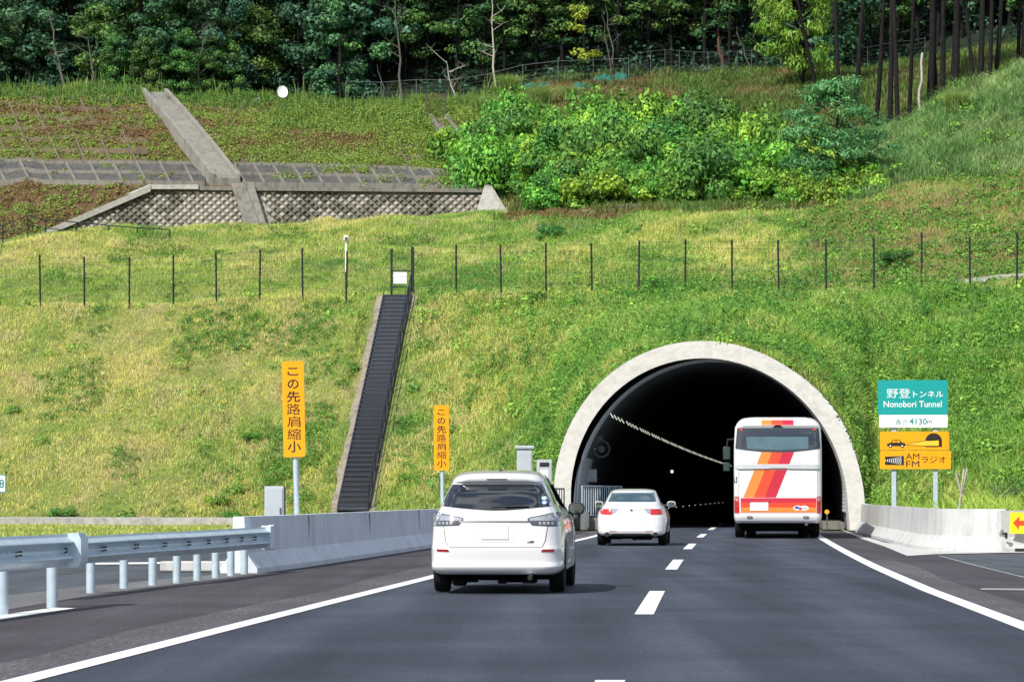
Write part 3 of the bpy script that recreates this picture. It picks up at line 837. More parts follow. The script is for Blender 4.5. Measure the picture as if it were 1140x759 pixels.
narrow_sign(492.3, 451, 523.5, 91.5, 'smaller, farther yellow upright sign with black Japanese lettering, right of the stairs', R(-0.4))

DSG = 80.0; SG = F / DSG
def sx(px): return (px - 1017.0) / SG
def sz(py): return Z_at(py, DSG)
root = tag(empty('tunnel_sign', (X_at(1017, DSG), DSG, 0)), 'stack of teal, white and yellow tunnel name and radio signs on two posts', 'sign')
mb = MB()
for px in (995.5, 1041.5):
    mb = MB(); mb.box((sx(px), 0.09, sz(430) / 2), (0.115, 0.115, sz(430)), GALV_POST, bevel=0.012); mb.box((sx(px), 0.09, 0.9), (0.2, 0.2, 0.06), GALV, bevel=0.01)
    mb.build('post', root)
for py in (440, 468, 490, 512):
    mb = MB(); mb.box((0, 0.015, sz(py)), (1.45, 0.025, 0.05), GALV); mb.build('bracket', root)
def zp(zx, zy): return (sx(960 + zx / 5.84), sz(410 + zy / 5.84))
# name panel
mb = panel(1.72, 0.86, sx(1016.2), sz(442.3), TEAL, 0.05)
put_text(mb, '野登', sx(1016.5) - 0.36, sz(437.6), 0.235, SIGNWHITE, -0.034, w=0.58, bold=0.0)
put_text(mb, 'トンネル', sx(1016.5) + 0.37, sz(438.6), 0.155, SIGNWHITE, -0.034, w=0.74, bold=0.008)
put_text(mb, 'Nonobori Tunnel', sx(1016), sz(449.6), 0.155, SIGNWHITE, -0.034, w=1.43, bold=0.008)
mb.build('name_panel', root)
mb = panel(1.68, 0.315, sx(1016.8), sz(468.6), SIGNWHITE, 0.02)
tl = mat('teal_lettering', (0.02, 0.22, 0.22), 0.5, var=0.05)
put_text(mb, '長さ', sx(1003.5), sz(469.8), 0.135, tl, -0.034, w=0.29)
put_text(mb, '4130', sx(1022), sz(468.8), 0.15, tl, -0.034, w=0.43, bold=0.014)
put_text(mb, 'm', sx(1034.8), sz(469.8), 0.085, tl, -0.034, w=0.12)
mb.build('length_panel', root)
mb = panel(1.70, 0.455, sx(1018), sz(490.4), YELLOW, 0.03)
K = SIGNBLACK
car = [(160,500),(163,488),(185,482),(200,463),(240,460),(258,480),(278,486),(283,498),(276,504),(164,504)]
flat(mb, [zp(*p) for p in car], -0.034, K)
for win in ([(192,481),(203,467),(217,466),(217,481)], [(222,481),(222,466),(238,465),(249,481)]): flat(mb, [zp(*p) for p in win], -0.037, YELLOW)
for wx in (183, 259):
    for rr, mm, yy in ((11.5, K, -0.040), (5.5, SIGNWHITE, -0.043)):
        flat(mb, [zp(wx + rr * math.cos(t * math.pi / 8), 503 + rr * math.sin(t * math.pi / 8)) for t in range(16)], yy, mm)
def barline(a, b, w, y, m):
    a = Vector(zp(*a)); b = Vector(zp(*b)); nrm = (b - a).normalized(); nrm = Vector((-nrm.y, nrm.x)) * w / 2
    flat(mb, [tuple(a + nrm), tuple(b + nrm), tuple(b - nrm), tuple(a - nrm)], y, m)
flat(mb, [zp(288,490), zp(412,470), zp(495,466), zp(495,502), zp(412,502), zp(288,497)], -0.0345, mat('pale_yellow_sheeting', (0.88, 0.52, 0.03), 0.5, var=0.03))
barline((288,490), (412,469), 0.012, -0.037, K); barline((288,497), (412,503), 0.012, -0.037, K)
dome = [zp(462 + 53 * math.cos(t), 470 - 50 * math.sin(t)) for t in [math.pi - i * math.pi / 16 for i in range(17)]]
flat(mb, [zp(409,470)] + dome + [zp(515,508), zp(496,508), zp(496,466), zp(440,470)], -0.040, K)
flat(mb, [zp(410,503), zp(496,503), zp(496,509), zp(410,509)], -0.040, K)
mb.build('car_panel', root)
mb = panel(1.74, 0.455, sx(1019), sz(511.6), YELLOW, 0.03)
flat(mb, [zp(148,572), zp(270,568), zp(270,628), zp(148,626)], -0.034, K)
for k in range(9):
    x = 153 + k * 12.2; hh = 6 + k * 2.6; w = 3.6
    flat(mb, [zp(x - w, 598 - hh), zp(x, 598 - hh), zp(x + 3, 598), zp(x, 598 + hh), zp(x - w, 598 + hh), zp(x - 1, 598)], -0.037, SIGNWHITE)
put_text(mb, 'AM', *zp(326, 571), 0.145, K, -0.034, w=0.335, bold=0.0)
put_text(mb, 'FM', *zp(327, 620), 0.150, K, -0.034, w=0.325, bold=0.0)
put_text(mb, 'ラジオ', *zp(463, 592), 0.165, K, -0.034, w=0.60, bold=0.0)
mb.build('radio_panel', root)
root.rotation_euler = (0, 0, R(-4)); root.scale = (1.15, 1.15, 1.15); root.location = (X_at(1017, 92), 92, -0.19)

# kilometre plate cut by the left edge, arrow plate on the right barrier
d = 50.0
root = tag(empty('kilometre_sign', (X_at(-6, d), d, 0)), 'white kilometre plate with a teal figure, cut by the left edge', 'sign')
mb = MB(); mb.tube([(-0.05, 0.05, 0), (-0.05, 0.05, Z_at(530, d))], 0.04, GALV_POST, n=14); mb.build('post', root)
mb = panel(0.36, 0.275, 0.0, Z_at(538, d), TEAL, 0.03)
flat(mb, round_poly([(-0.168, Z_at(538, d) - 0.125), (0.168, Z_at(538, d) - 0.125), (0.168, Z_at(538, d) + 0.125), (-0.168, Z_at(538, d) + 0.125)], 0.025), -0.034, SIGNWHITE)
put_text(mb, '8', 0.115, Z_at(538, d), 0.13, tl, -0.038, w=0.075, bold=0.01)
mb.build('sign_panel', root)
d = 70.35
root = tag(empty('arrow_sign', (X_at(1137, d) , d - 0.02, Z_at(582, d))), 'lemon yellow plate with a red arrow pointing left on the right barrier', 'sign')
mb = panel(0.50, 0.46, 0.0, 0.0, BRIGHTYELLOW, 0.01, 0.03)
ar = [(-0.19, 0), (-0.05, 0.15), (-0.05, 0.055), (0.2, 0.055), (0.2, -0.055), (-0.05, -0.055), (-0.05, -0.15)]
flat(mb, ar, -0.034, SIGNRED); mb.build('arrow_panel', root)
mb = MB(); mb.box((0.0, 0.03, 0.0), (0.4, 0.05, 0.06), GALV); mb.build('bracket', root)
root.rotation_euler = (0, R(2), R(-3))

# ------------------------------------------------------------------ cabinets
def cabinet(px0, px1, pyt, d, dep, label, style):
    s = F / d; w = (px1 - px0) / s; zt = Z_at(pyt, d)
    root = tag(empty('utility_cabinet', (X_at((px0 + px1) / 2, d), d, 0)), label, 'cabinet')
    mb = MB()
    zb = 0.45
    mb.box((0, 0, (zt + zb) / 2), (w, dep, zt - zb), GREYBOX, bevel=0.015)
    mb.build('body', root)
    mb = MB(); mb.box((0, -dep / 2 - 0.008, (zt + zb) / 2), (w * 0.86, 0.018, (zt - zb) * 0.9), GREYBOX, bevel=0.006)
    mb.box((w * 0.33, -dep / 2 - 0.025, (zt + zb) / 2), (0.03, 0.02, 0.12), GREYTRIM); mb.build('door', root)
    mb = MB()
    for x in (-w * 0.32, w * 0.32): mb.box((x, 0, zb / 2), (0.08, 0.08, zb), GALV_POST)
    mb.build('stand', root)
    if style == 1:
        mb = MB(); mb.box((0, 0, zt + 0.05), (w * 1.24, dep * 1.3, 0.10), GREYBOX, bevel=0.02); mb.build('cap', root)
    if style == 2:
        mb = MB(); mb.box((0, -dep / 2 - 0.025, zt - 0.16), (w * 0.62, 0.02, 0.14), BLACK, bevel=0.01)
        mb.box((0, -dep / 2 - 0.03, zt - 0.62), (w * 0.55, 0.03, 0.55), SIGNWHITE, bevel=0.02)
        c = Vector((0, -dep / 2 - 0.05, zt - 0.55)); mb.tube([c, c + Vector((0, -0.03, 0))], 0.06, GREYTRIM, n=14); mb.build('control_panel', root)
    if style == 0:
        mb = MB(); mb.box((w / 2 + 0.012, 0.02, (zt + zb) / 2), (0.02, dep * 0.9, (zt - zb) * 0.96), GREYTRIM); mb.build('side_panel', root)
cabinet(295, 316.5, 541, 63.5, 0.3, 'low grey cabinet beside the foot of the nearer yellow sign', 0)
cabinet(575.5, 592.5, 499.5, 100, 0.4, 'tall plain grey cabinet with an overhanging cap, left of the tunnel ring', 1)
cabinet(597.5, 614.5, 511.5, 106, 0.4, 'grey control cabinet with a white dial panel next to the tunnel ring', 2)

# ------------------------------------------------------------------ stairs up the slope, gate at their top
A = Vector((X_at(393, 126.6), 126.6, 0.42)); B = Vector((X_at(442.5, 145.7), 145.7, Z_at(337.5, 145.7) + 0.12))
fl = B - A; hd = Vector((fl.x, fl.y, 0)); L = hd.length; hd.normalize(); sd = Vector((hd.y, -hd.x, 0))
rzs = math.atan2(-hd.x, hd.y)
NST = 48; rise = fl.z / NST; run = L / NST; SW = 1.16
root = tag(empty('staircase', A), 'long narrow dark staircase climbing the grass slope to a gate', 'stairs')
mb = MB()
for i in range(NST):
    c = hd * (run * (i + 0.5)) + Vector((0, 0, rise * (i + 1) + 0.22))
    mb.box(c, (SW, run * 1.12, 0.05), STAIR, rz=rzs)
    mb.box(c + Vector((0, 0, -rise / 2)) - hd * run * 0.47, (SW - 0.01, 0.02, rise * 1.0), STAIR, rz=rzs)
vs = [fl * t + sd * k + Vector((0, 0, 0.20 + rise * (1 - t))) for t, k in ((0, -SW / 2), (0, SW / 2), (1, SW / 2), (1, -SW / 2))]
mb.add(vs, [(0, 1, 2, 3)], BLACKSTEEL)
mb.build('treads', root)
for sgn in (-1, 1):
    mb = MB(); o = sd * sgn * (SW / 2 + 0.03)
    vs = []
    for (t, dz) in ((0, -0.05), (1, -0.05), (1, 0.42), (0, 0.42)):
        for k in (-0.02, 0.02): vs.append(fl * t + o + sd * k + Vector((0, 0, dz)))
    mb.add(vs, [(0, 2, 4, 6), (1, 3, 5, 7), (0, 1, 3, 2), (2, 3, 5, 4), (4, 5, 7, 6), (6, 7, 1, 0)], STAIR); mb.build('stringer', root)
hr = MB(); o = sd * (SW / 2 + 0.03)
hr.tube([o + Vector((0, 0, 1.15)), fl + o + Vector((0, 0, 1.15))], 0.028, BLACKSTEEL); hr.tube([o + Vector((0, 0, 0.68)), fl + o + Vector((0, 0, 0.68))], 0.02, BLACKSTEEL)
for i in range(15):
    q_ = fl * (i / 14) + o; hr.tube([q_ + Vector((0, 0, 0.05)), q_ + Vector((0, 0, 1.15))], 0.03, BLACKSTEEL)
hr.build('handrail', root)
# rough concrete strips on both sides of the flight
mb = MB()
for sgn in (-1, 1):
    vs = []; k = 24
    for i in range(k + 1):
        q_ = fl * (i / k)
        w = 0.27 + 0.05 * math.sin(i * 2.1 + sgn) + 0.05 * math.sin(i * 5.3)
        for dx, dz in ((SW / 2 + 0.06, -0.4), (SW / 2 + 0.06, 0.24), (SW / 2 + 0.06 + w, 0.19), (SW / 2 + 0.06 + w, -0.4)): vs.append(q_ + sd * sgn * dx + Vector((0, 0, dz)))
    fs = [(i * 4 + j, i * 4 + j + 1, (i + 1) * 4 + j + 1, (i + 1) * 4 + j) for i in range(k) for j in range(3)] + [(0, 1, 2, 3)]
    mb.add(vs, fs, concrete_mat('rough_strip', (0.27, 0.24, 0.18), 0.55, streak=False))
mb.build('side_strip', root)
# gate
gd = 146.2
root = tag(empty('gate', hill_at(447.5, gd)), 'dark gate frame with a white notice board at the top of the stairs', 'gate')
gb = root.location
def gl(px, py, dd=0.0): p = P(px, py, gd + dd); return p - gb
for px, t in ((436, 277), (459.3, 275)):
    mb = MB(); mb.box((gl(px, 300).x, 0, (gl(px, t).z + 0) / 2 - 0.1), (0.10 if px < 450 else 0.15, 0.1, gl(px, t).z + 0.2), BLACKSTEEL); mb.build('post', root)
mb = MB()
for py in (301.5, 319.5): mb.box((gl(447.5, py).x, 0, gl(447, py).z), (0.9, 0.05, 0.05), BLACKSTEEL)
mb.box((gl(455.5, 320).x, 0, gl(455, 328).z), (0.05, 0.05, 0.75), BLACKSTEEL); mb.tube([gl(438, 317), gl(456, 302)], 0.012, BLACKSTEEL)
mb.build('leaf_frame', root)
mb = MB(); mb.box((gl(445.5, 310).x, -0.05, gl(445, 309.5).z), (0.60, 0.03, 0.52), SIGNWHITE, bevel=0.005); mb.build('notice_board', root)

# ------------------------------------------------------------------ wire fence along the bench
FP = [-4, 45, 94, 144, 193, 241, 289, 337, 385.5, 412, 484, 508, 558, 608, 659, 711, 763, 815, 867, 920, 973, 1026, 1080, 1132, 1186]
def fence(name, pts, label, hgt, prad, wires, m, wm, top=0.0, cat='fence'):
    root = tag(empty(name, pts[0]), label, cat)
    o = Vector(pts[0])
    mb = MB()
    mb.tube([(0, 0, -0.3), (0, 0, hgt)], prad, m, n=8); mb.tube([(0, 0, hgt), (0, 0, hgt + 0.02)], prad * 1.3, m, n=8)
    for k in range(5): mb.box((0, -prad, hgt * (0.15 + 0.2 * k)), (prad * 2.4, prad, 0.03), m)
    p0 = mb.build('post', root)
    for i, p in enumerate(pts):
        c = p0 if i == 0 else p0.copy()
        if i: COL.objects.link(c); c.parent = root
        c.location = Vector(p) - o; c.rotation_euler = (R(random.uniform(-1, 1)), R(random.uniform(-1, 1)), 0)
    mb = MB()
    for wz in wires:
        for i in range(len(pts) - 1):
            a, b = Vector(pts[i]) - o, Vector(pts[i + 1]) - o
            mb.tube([a + Vector((0, 0, wz * hgt)), b + Vector((0, 0, wz * hgt))], 0.006 if top == 0 or wz < 0.95 else top, wm, n=4, cap=False)
    mb.build('wire', root)
    return root
fp = []
for px in FP:
    if px in (412, 484): continue
    fp.append(hill_at(px, prof_at(px)[1][1] + 0.25))
fence('wire_fence', fp, 'dark post and wire fence running along the bench above the grass slope', 2.35, 0.042, (0.05, 0.25, 0.45, 0.65, 0.85, 0.97), BLACKSTEEL, GREYTRIM)
# lamp pole by the fence
b = hill_at(385.5, 147.5)
root = tag(empty('sensor_pole', b), 'slim white topped pole with a small head by the fence left of the gate', 'pole')
zt = Z_at(264, 147.5) - b.z
mb = MB(); mb.tube([(0, 0, -0.2), (0, 0, zt * 0.45)], 0.05, BLACKSTEEL, n=10); mb.tube([(0, 0, zt * 0.45), (0, 0, zt - 0.1)], 0.055, SIGNWHITE, n=10); mb.build('pole', root)
mb = MB(); mb.box((0.0, -0.05, zt - 0.05), (0.22, 0.3, 0.24), SIGNWHITE, bevel=0.05); mb.box((0.0, -0.21, zt - 0.07), (0.12, 0.03, 0.12), GREYTRIM); mb.build('head', root)

# black handrail on the bench, far left
pts = [(-60, 268, 252), (-28, 0, 254), (3, 277, 251), (31, 266, 240), (51, 264, 244.5), (85, 261, 247.5), (121, 260, 251), (153, 259, 253.5), (189, 258, 255.5)]
dh = 168.3
root = tag(empty('handrail', (X_at(3, dh), dh, Z_at(277, dh))), 'low black handrail in front of the lower left end of the block wall', 'handrail')
o = root.location; tops = []
for px, b_, t in pts:
    tp = P(px, t, dh) - o; gz = ground_z(X_at(px, dh), dh) - o.z - 0.2
    tops.append(tp); mb = MB(); mb.tube([(tp.x, tp.y, min(gz, tp.z - 0.5)), tp], 0.035, BLACKSTEEL); mb.build('post', root)
mb = MB(); mb.tube(tops, 0.03, BLACKSTEEL); mb.tube([t - Vector((0, 0, 0.45)) for t in tops], 0.022, BLACKSTEEL); mb.build('rail', root)

# ------------------------------------------------------------------ block retaining wall
def WP(px, py, out=0.0):                      # point on the leaning wall face
    d = 181.4 + (264 - py) / 54.0 * 1.7
    p = P(px, py, d); return p + Vector((0, -out, out * 0.4))
wall = tag(empty('retaining_wall', WP(300, 264)), 'weathered concrete retaining wall of scale shaped blocks below the crib slope', 'retaining wall')
wo = wall.location
outline = [(48, 262), (166, 211), (256, 211), (540, 213), (536, 250), (300, 262)]
def inside(x, y, poly):
    c = False; j = len(poly) - 1
    for i in range(len(poly)):
        if (poly[i][1] > y) != (poly[j][1] > y) and x < (poly[j][0] - poly[i][0]) * (y - poly[i][1]) / (poly[j][1] - poly[i][1]) + poly[i][0]: c = not c
        j = i
    return c
mb = MB()
vs, fs = patch(outline, lambda a, b, k: WP(a, b, -0.02 - k * 30) - wo, step=20, depth=0.02)
mb.add(vs, fs, CONC_BLOCK)
bw, bh = 9.4, 8.2
rnd = random.Random(3)
for j in range(16):
    for i in range(54):
        x = 46 + i * bw + (bw / 2 if j % 2 else 0); y = 210 + j * bh / 2 + 1
        if not all(inside(x + dx, y + dy, outline) for dx, dy in ((-bw * .45, 0), (bw * .45, 0), (0, -bh * .4), (0, bh * .4))): continue
        if 255 < x < 300 and x < 262 + (y - 210) * 0.52 + 24 and x > 258 + (y - 210) * 0.45: continue
        k = rnd.uniform(.88, .97); wn = float(fbm(np.array([x]), np.array([y]), 40.0, 5)[0]) + rnd.uniform(-.10, .10)
        pr = 0.15 + rnd.uniform(-0.03, 0.03)
        top, rt, bt, lt = (x, y - bh / 2 * k), (x + bw / 2 * k, y), (x, y + bh / 2 * k), (x - bw / 2 * k, y)
        def mixp(p, t): return (x + (p[0] - x) * t, y + (p[1] - y) * t)
        o_ = [WP(*p, 0.0) - wo for p in (top, rt, bt, lt)]
        i_ = [WP(*mixp(p, 0.62), pr * f) - wo for p, f in zip((top, rt, bt, lt), (0.55, 0.9, 1.25, 0.9))]
        mb.add(o_ + i_, [(0, 1, 5, 4), (1, 2, 6, 5), (2, 3, 7, 6), (3, 0, 4, 7), (4, 5, 6, 7)], (CONC_BLOCK_DARK if wn < .42 else CONC_BLOCK_PALE if wn > .60 else CONC_BLOCK))
mb.build('block_face', wall)
mb = MB()
def cop(mb, a, b, m, w=0.5, h=0.28, n=8, out=0.22):
    pts = [WP(a[0] + (b[0] - a[0]) * i / n, a[1] + (b[1] - a[1]) * i / n, out) - wo for i in range(n + 1)]
    mb.sweep([(-w / 2, -h), (-w / 2, 0), (w / 2, 0), (w / 2, -h)], pts, m)
cop(mb, (36, 265), (167, 209), CONC_PALE, 0.9, 0.35); cop(mb, (167, 208.5), (222, 208.5), CONC_PALE, 0.8, 0.25)
vs = [WP(140, 219, 0.25) - wo, WP(166, 208, 0.25) - wo, WP(218, 208.5, 0.25) - wo, WP(165, 213.5, 0.25) - wo]
mb.add(vs, [(0, 1, 2, 3)], CONC_PALE)
mb.build('pale_coping', wall)
mb = MB(); cop(mb, (222, 210), (540, 212.5), CONC_DARK, 0.5, 0.22, 20); mb.build('coping', wall)
mb = MB()                                     # pale buttress closing the right end
v = [WP(540, 211, 0.6), WP(529, 252, 1.2), WP(568, 249, 0.9), WP(547, 211, 0.5), WP(549, 211, -2.2), WP(572, 249, -2.2)]
mb.add([p - wo for p in v], [(0, 1, 2, 3), (3, 2, 5, 4)], CONC_PALE); mb.build('buttress', wall)
# stepped drain passing over the wall, and the chute above it
mb = MB()
q = [[(257, 208), (283, 208)], [(262, 222), (287, 222)], [(268, 238), (292, 238)], [(274, 258), (298, 258)]]
vs = []
for (a, b_) in q:
    for p, oo in ((a, -0.1), (a, 0.42), ((a[0] + 16, a[1]), 0.42), ((a[0] + 17, a[1]), 0.55), (b_, 0.55), (b_, -0.1)): vs.append(WP(*p, oo) - wo)
fs = [(i * 6 + j, i * 6 + j + 1, (i + 1) * 6 + j + 1, (i + 1) * 6 + j) for i in range(3) for j in range(5)] + [tuple(range(6))]
mb.add(vs, fs, CONC_DARK); mb.build('drain_pilaster', wall)

def chute(p0, p1, w, wall_h, label, m, mf, n=10, lift=0.25):
    mb = MB(); pts = []
    for i in range(n + 1):
        t = i / n; px = p0[0] + (p1[0] - p0[0]) * t; d = p0[1] + (p1[1] - p0[1]) * t
        p = hill_at(px, d); pts.append(p + Vector((0, 0, lift)))
    a, b_ = pts[0], pts[-1]
    pts = [Vector((p.x, p.y, a.z + (b_.z - a.z) * i / n)) for i, p in enumerate(pts)]
    o = pts[0].copy(); pts = [p - o for p in pts]
    root = tag(empty('drain_chute', o), label, 'drain chute')
    mb = MB(); mb.sweep([(-w / 2, -0.5), (-w / 2, 0.02), (w / 2, 0.02), (w / 2, -0.5)], pts, mf); mb.build('channel_floor', root)
    for s_ in (-1, 1):
        mb = MB(); c = s_ * (w / 2 + 0.13); mb.sweep([(c - 0.125, -0.6), (c - 0.125, wall_h), (c + 0.125, wall_h), (c + 0.125, -0.6)], pts, m); mb.build('side_wall', root)
    # cross joints
    return root
ch = chute((172, 203.5), (251, 184.2), 1.2, 0.26, 'wide concrete drain chute running down between the two crib slopes to the block wall', concrete_mat('chute_wall', (0.27, 0.26, 0.225), 0.5), concrete_mat('chute_floor', (0.25, 0.24, 0.21), 0.5), lift=0.40)
chute((488, 199.0), (536, 184.2), 0.75, 0.2, 'narrow brown stained drain chute beside the dense shrubs', CONC_DARK, concrete_mat('brown_floor', (0.20, 0.155, 0.10), 0.4), lift=0.3)

# crib lattices: grey band above the wall, brown grid on the slope above
def lattice(px0, px1, i0, i1, t0, t1, nv_, nh, tilt, bw_, bh_, m, label, panelm=None, lift=0.12):
    def lp(px, t):
        pr = prof_at(px); a, b_ = pr[i0], pr[i1]
        d = a[1] * (1 - t) + b_[1] * t
        p = hill_at(px, d); p.z = max(p.z, a[0] * (1 - t) + b_[0] * t) + lift
        return p
    root = tag(empty('crib_lattice', lp((px0 + px1) / 2, t0)), label, 'slope lattice'); o = root.location
    mb = MB(); n = 16
    for k in range(nh + 1):
        t = t0 + (t1 - t0) * k / nh
        mb.sweep([(-bw_ / 2, -0.3), (-bw_ / 2, bh_), (bw_ / 2, bh_), (bw_ / 2, -0.3)], [lp(px0 + (px1 - px0) * i / n, t) - o for i in range(n + 1)], m)
    for k in range(nv_):
        px = px0 + (px1 - px0) * (k + 0.5) / nv_
        q_ = []
        for i in range(7):
            t = t0 + (t1 - t0) * i / 6; x = px - tilt * (t - t0) / (t1 - t0)
            q_.append(lp(min(max(x, px0), px1), t) - o)
        vs = []; 
        for p in q_:
            for dx, dz in ((-bw_ / 2, -0.3), (-bw_ / 2, bh_), (bw_ / 2, bh_), (bw_ / 2, -0.3)): vs.append(p + Vector((dx, 0, dz)))
        mb.add(vs, [(i * 4 + j, i * 4 + (j + 1) % 4, (i + 1) * 4 + (j + 1) % 4, (i + 1) * 4 + j) for i in range(6) for j in range(4)] + [(0, 1, 2, 3)], m)
    mb.build('beams', root)
    if panelm:
        mb = MB(); vs = []; n = 30
        for i in range(n + 1):
            for t in (t0, (t0 + t1) / 2, t1): vs.append(lp(px0 + (px1 - px0) * i / n, t) - o + Vector((0, 0, -0.02)))
        mb.add(vs, [(i * 3 + j, i * 3 + j + 1, (i + 1) * 3 + j + 1, (i + 1) * 3 + j) for i in range(n) for j in range(2)], panelm); mb.build('mortar', root)
    return root
MORTAR = concrete_mat('mortar_panel', (0.095, 0.095, 0.09), 0.6)
BROWNBEAM = concrete_mat('brown_beam', (0.17, 0.135, 0.09), 0.5)
lattice(-60, 228, 5, 6, 0.08, 1.0, 11, 2, 11, 0.13, 0.14, CONC_DARK, 'grey crib lattice band left of the wide drain chute', MORTAR)
lattice(262, 522, 5, 6, 0.08, 1.0, 12, 2, 13, 0.13, 0.14, CONC_DARK, 'grey crib lattice band right of the wide drain chute', MORTAR)
lattice(-60, 165, 6, 7, 0.05, 0.95, 8, 6, 34, 0.10, 0.03, BROWNBEAM, 'faint brown crib grid on the overgrown slope left of the wide drain chute')
lattice(210, 470, 6, 7, 0.05, 0.9, 9, 5, 34, 0.09, -0.02, BROWNBEAM, 'faint brown crib grid on the overgrown slope right of the wide drain chute')

# ------------------------------------------------------------------ small things on the crest
b = hill_at(313, 204.5)
root = tag(empty('satellite_dish', b), 'white round dish on a wooden post at the forest edge', 'dish')
zc_ = Z_at(102.5, 204.5) - b.z
mb = MB(); mb.tube([(0, 0.08, -0.3), (0, 0.08, zc_ + 0.1)], 0.075, mat('post_wood', (0.22, 0.15, 0.09), 0.8, var=0.3), n=8); mb.build('post', root)
mb = MB(); vs = []; fs = []
dirn = Vector((0.25, -0.95, 0.2)).normalized(); a1 = dirn.cross(Vector((0, 0, 1))).normalized(); a2 = a1.cross(dirn)
for r_, y in ((0.0, -0.10), (0.18, -0.08), (0.32, -0.03), (0.40, 0.0), (0.41, 0.02)):
    for k in range(20):
        t = 2 * math.pi * k / 20; vs.append(Vector((0.08, -0.1, zc_)) + a1 * math.cos(t) * r_ * 0.85 + a2 * math.sin(t) * r_ * 1.0 + dirn * y)
for i in range(4):
    for k in range(20): fs.append((i * 20 + k, i * 20 + (k + 1) % 20, (i + 1) * 20 + (k + 1) % 20, (i + 1) * 20 + k))
mb.add(vs, fs, SIGNWHITE); mb.build('reflector', root, smooth=40)
b = hill_at(287, 204.5); mb = MB(); mb.box((0, 0, 0.1), (0.05, 0.05, 0.9), GALV); mb.box((0, -0.05, 0.5), (0.24, 0.16, 0.32), SIGNWHITE, bevel=0.03); mb.box((0.0, -0.14, 0.45), (0.1, 0.02, 0.1), GREYTRIM)
o = mb.build('meter_box'); o.location = (b.x, b.y, Z_at(121, 204.5)); tag(o, 'small white meter box in the weeds left of the round dish', 'box')
# rusty cage at the head of the narrow chute
b = hill_at(485, 199.5)
RUST = mat('rusty_steel', (0.10, 0.06, 0.04), 0.85, var=0.5, vscale=8)
root = tag(empty('cage', b), 'rusty barred cage at the head of the narrow drain chute', 'cage')
mb = MB()
for x in (-0.6, 0.6):
    for y in (-0.4, 0.4): mb.box((x, y, 0.75), (0.07, 0.07, 1.5), RUST)
for z in (0.1, 1.48):
    for y in (-0.4, 0.4): mb.box((0, y, z), (1.2, 0.06, 0.06), RUST)
    for x in (-0.6, 0.6): mb.box((x, 0, z), (0.06, 0.8, 0.06), RUST)
mb.build('frame', root); mb = MB()
for k in range(9): mb.tube([(-0.52 + 0.13 * k, -0.4, 0.1), (-0.52 + 0.13 * k, -0.4, 1.48)], 0.022, RUST, n=6)
mb.build('bars', root)
mb = MB(); mb.box((0.75, -0.75, 0.0), (0.45, 0.6, 0.06), SIGNWHITE, rz=0.3); mb.build('lid', root)
DIMSTEEL = mat('dim_steel', (0.12, 0.13, 0.13), 0.6, var=0.2)
# chain link fences at the forest edge
def along(pxpy, dmin, gap):
    out = []; 
    for (a, b_) in zip(pxpy[:-1], pxpy[1:]):
        n = max(1, int(round(abs(b_[0] - a[0]) / gap)))
        for i in range(n): out.append((a[0] + (b_[0] - a[0]) * i / n))
    out.append(pxpy[-1][0]); return out
pts = [hill_at(px, 209 - (px - 385) * 0.004) for px in along([(385, 0), (700, 0)], 0, 38)]
fence('chain_link_fence', pts, 'pale railed chain link fence climbing along the forest edge in the middle', 1.4, 0.022, (0.1, 0.3, 0.5, 0.7, 0.98), DIMSTEEL, DIMSTEEL, top=0.02)
pts = [hill_at(px, 209) for px in along([(708, 0), (1030, 0)], 0, 16.5)]
fence('chain_link_fence', pts, 'dim chain link fence under the dark trees above the meadow', 1.6, 0.022, (0.05, 0.2, 0.35, 0.5, 0.65, 0.8, 0.98), GREYTRIM, GREYTRIM, top=0.018)
# green nets
NET = mat('green_net', (0.015, 0.13, 0.095), 0.8, var=0.4, vscale=4)
for (px, py, w, h_, lab) in ((671, 92, 1.3, 0.5, 'left one of two bright green nets heaped on the bare mound'), (691, 91, 1.0, 0.65, 'right, brighter one of two green nets heaped on the bare mound'), (600, 99, 1.8, 0.4, 'pale green net lying on the bank at the middle forest edge'), (648, 99, 1.1, 0.35, 'dull green net lying below the yellow green sapling')):
    p = on_hill(px, py, 185) or hill_at(px, 201)
    vs = []; n = 9
    for i in range(n):
        for j in range(6):
            x = (i / (n - 1) - 0.5) * w; y = (j / 5 - 0.5) * 1.2
            e_ = 1 - max(abs(i / (n - 1) - 0.5), abs(j / 5 - 0.5)) * 2
            vs.append((x + random.uniform(-.05, .05), y, y * 0.35 + h_ * (0.75 * e_ ** 0.6) + random.uniform(-.1, .12)))
    mb = MB(); mb.add(vs, [(i * 6 + j, i * 6 + j + 1, (i + 1) * 6 + j + 1, (i + 1) * 6 + j) for i in range(n - 1) for j in range(5)], NET)
    o = mb.build('net'); o.location = p; tag(o, lab, 'net')
# stakes on the right
mb = MB()
mb.tube([(-0.15, 0, -0.1), (0.10, 0.02, 1.90)], [0.035, 0.028], BARK_WHITE, n=7); mb.tube([(0.05, 0, 1.2), (-0.12, 0.0, 1.82)], [0.03, 0.022], BARK_WHITE, n=7)
mb.tube([(0.0, 0.02, 1.1), (0.18, 0.02, 1.92)], [0.03, 0.02], BARK_WHITE, n=7)
o = mb.build('stake'); tag(o, 'crossed pale wooden stakes in the grass right of the sign stack', 'stake'); o.location = (X_at(1069, 82), 82, 0)
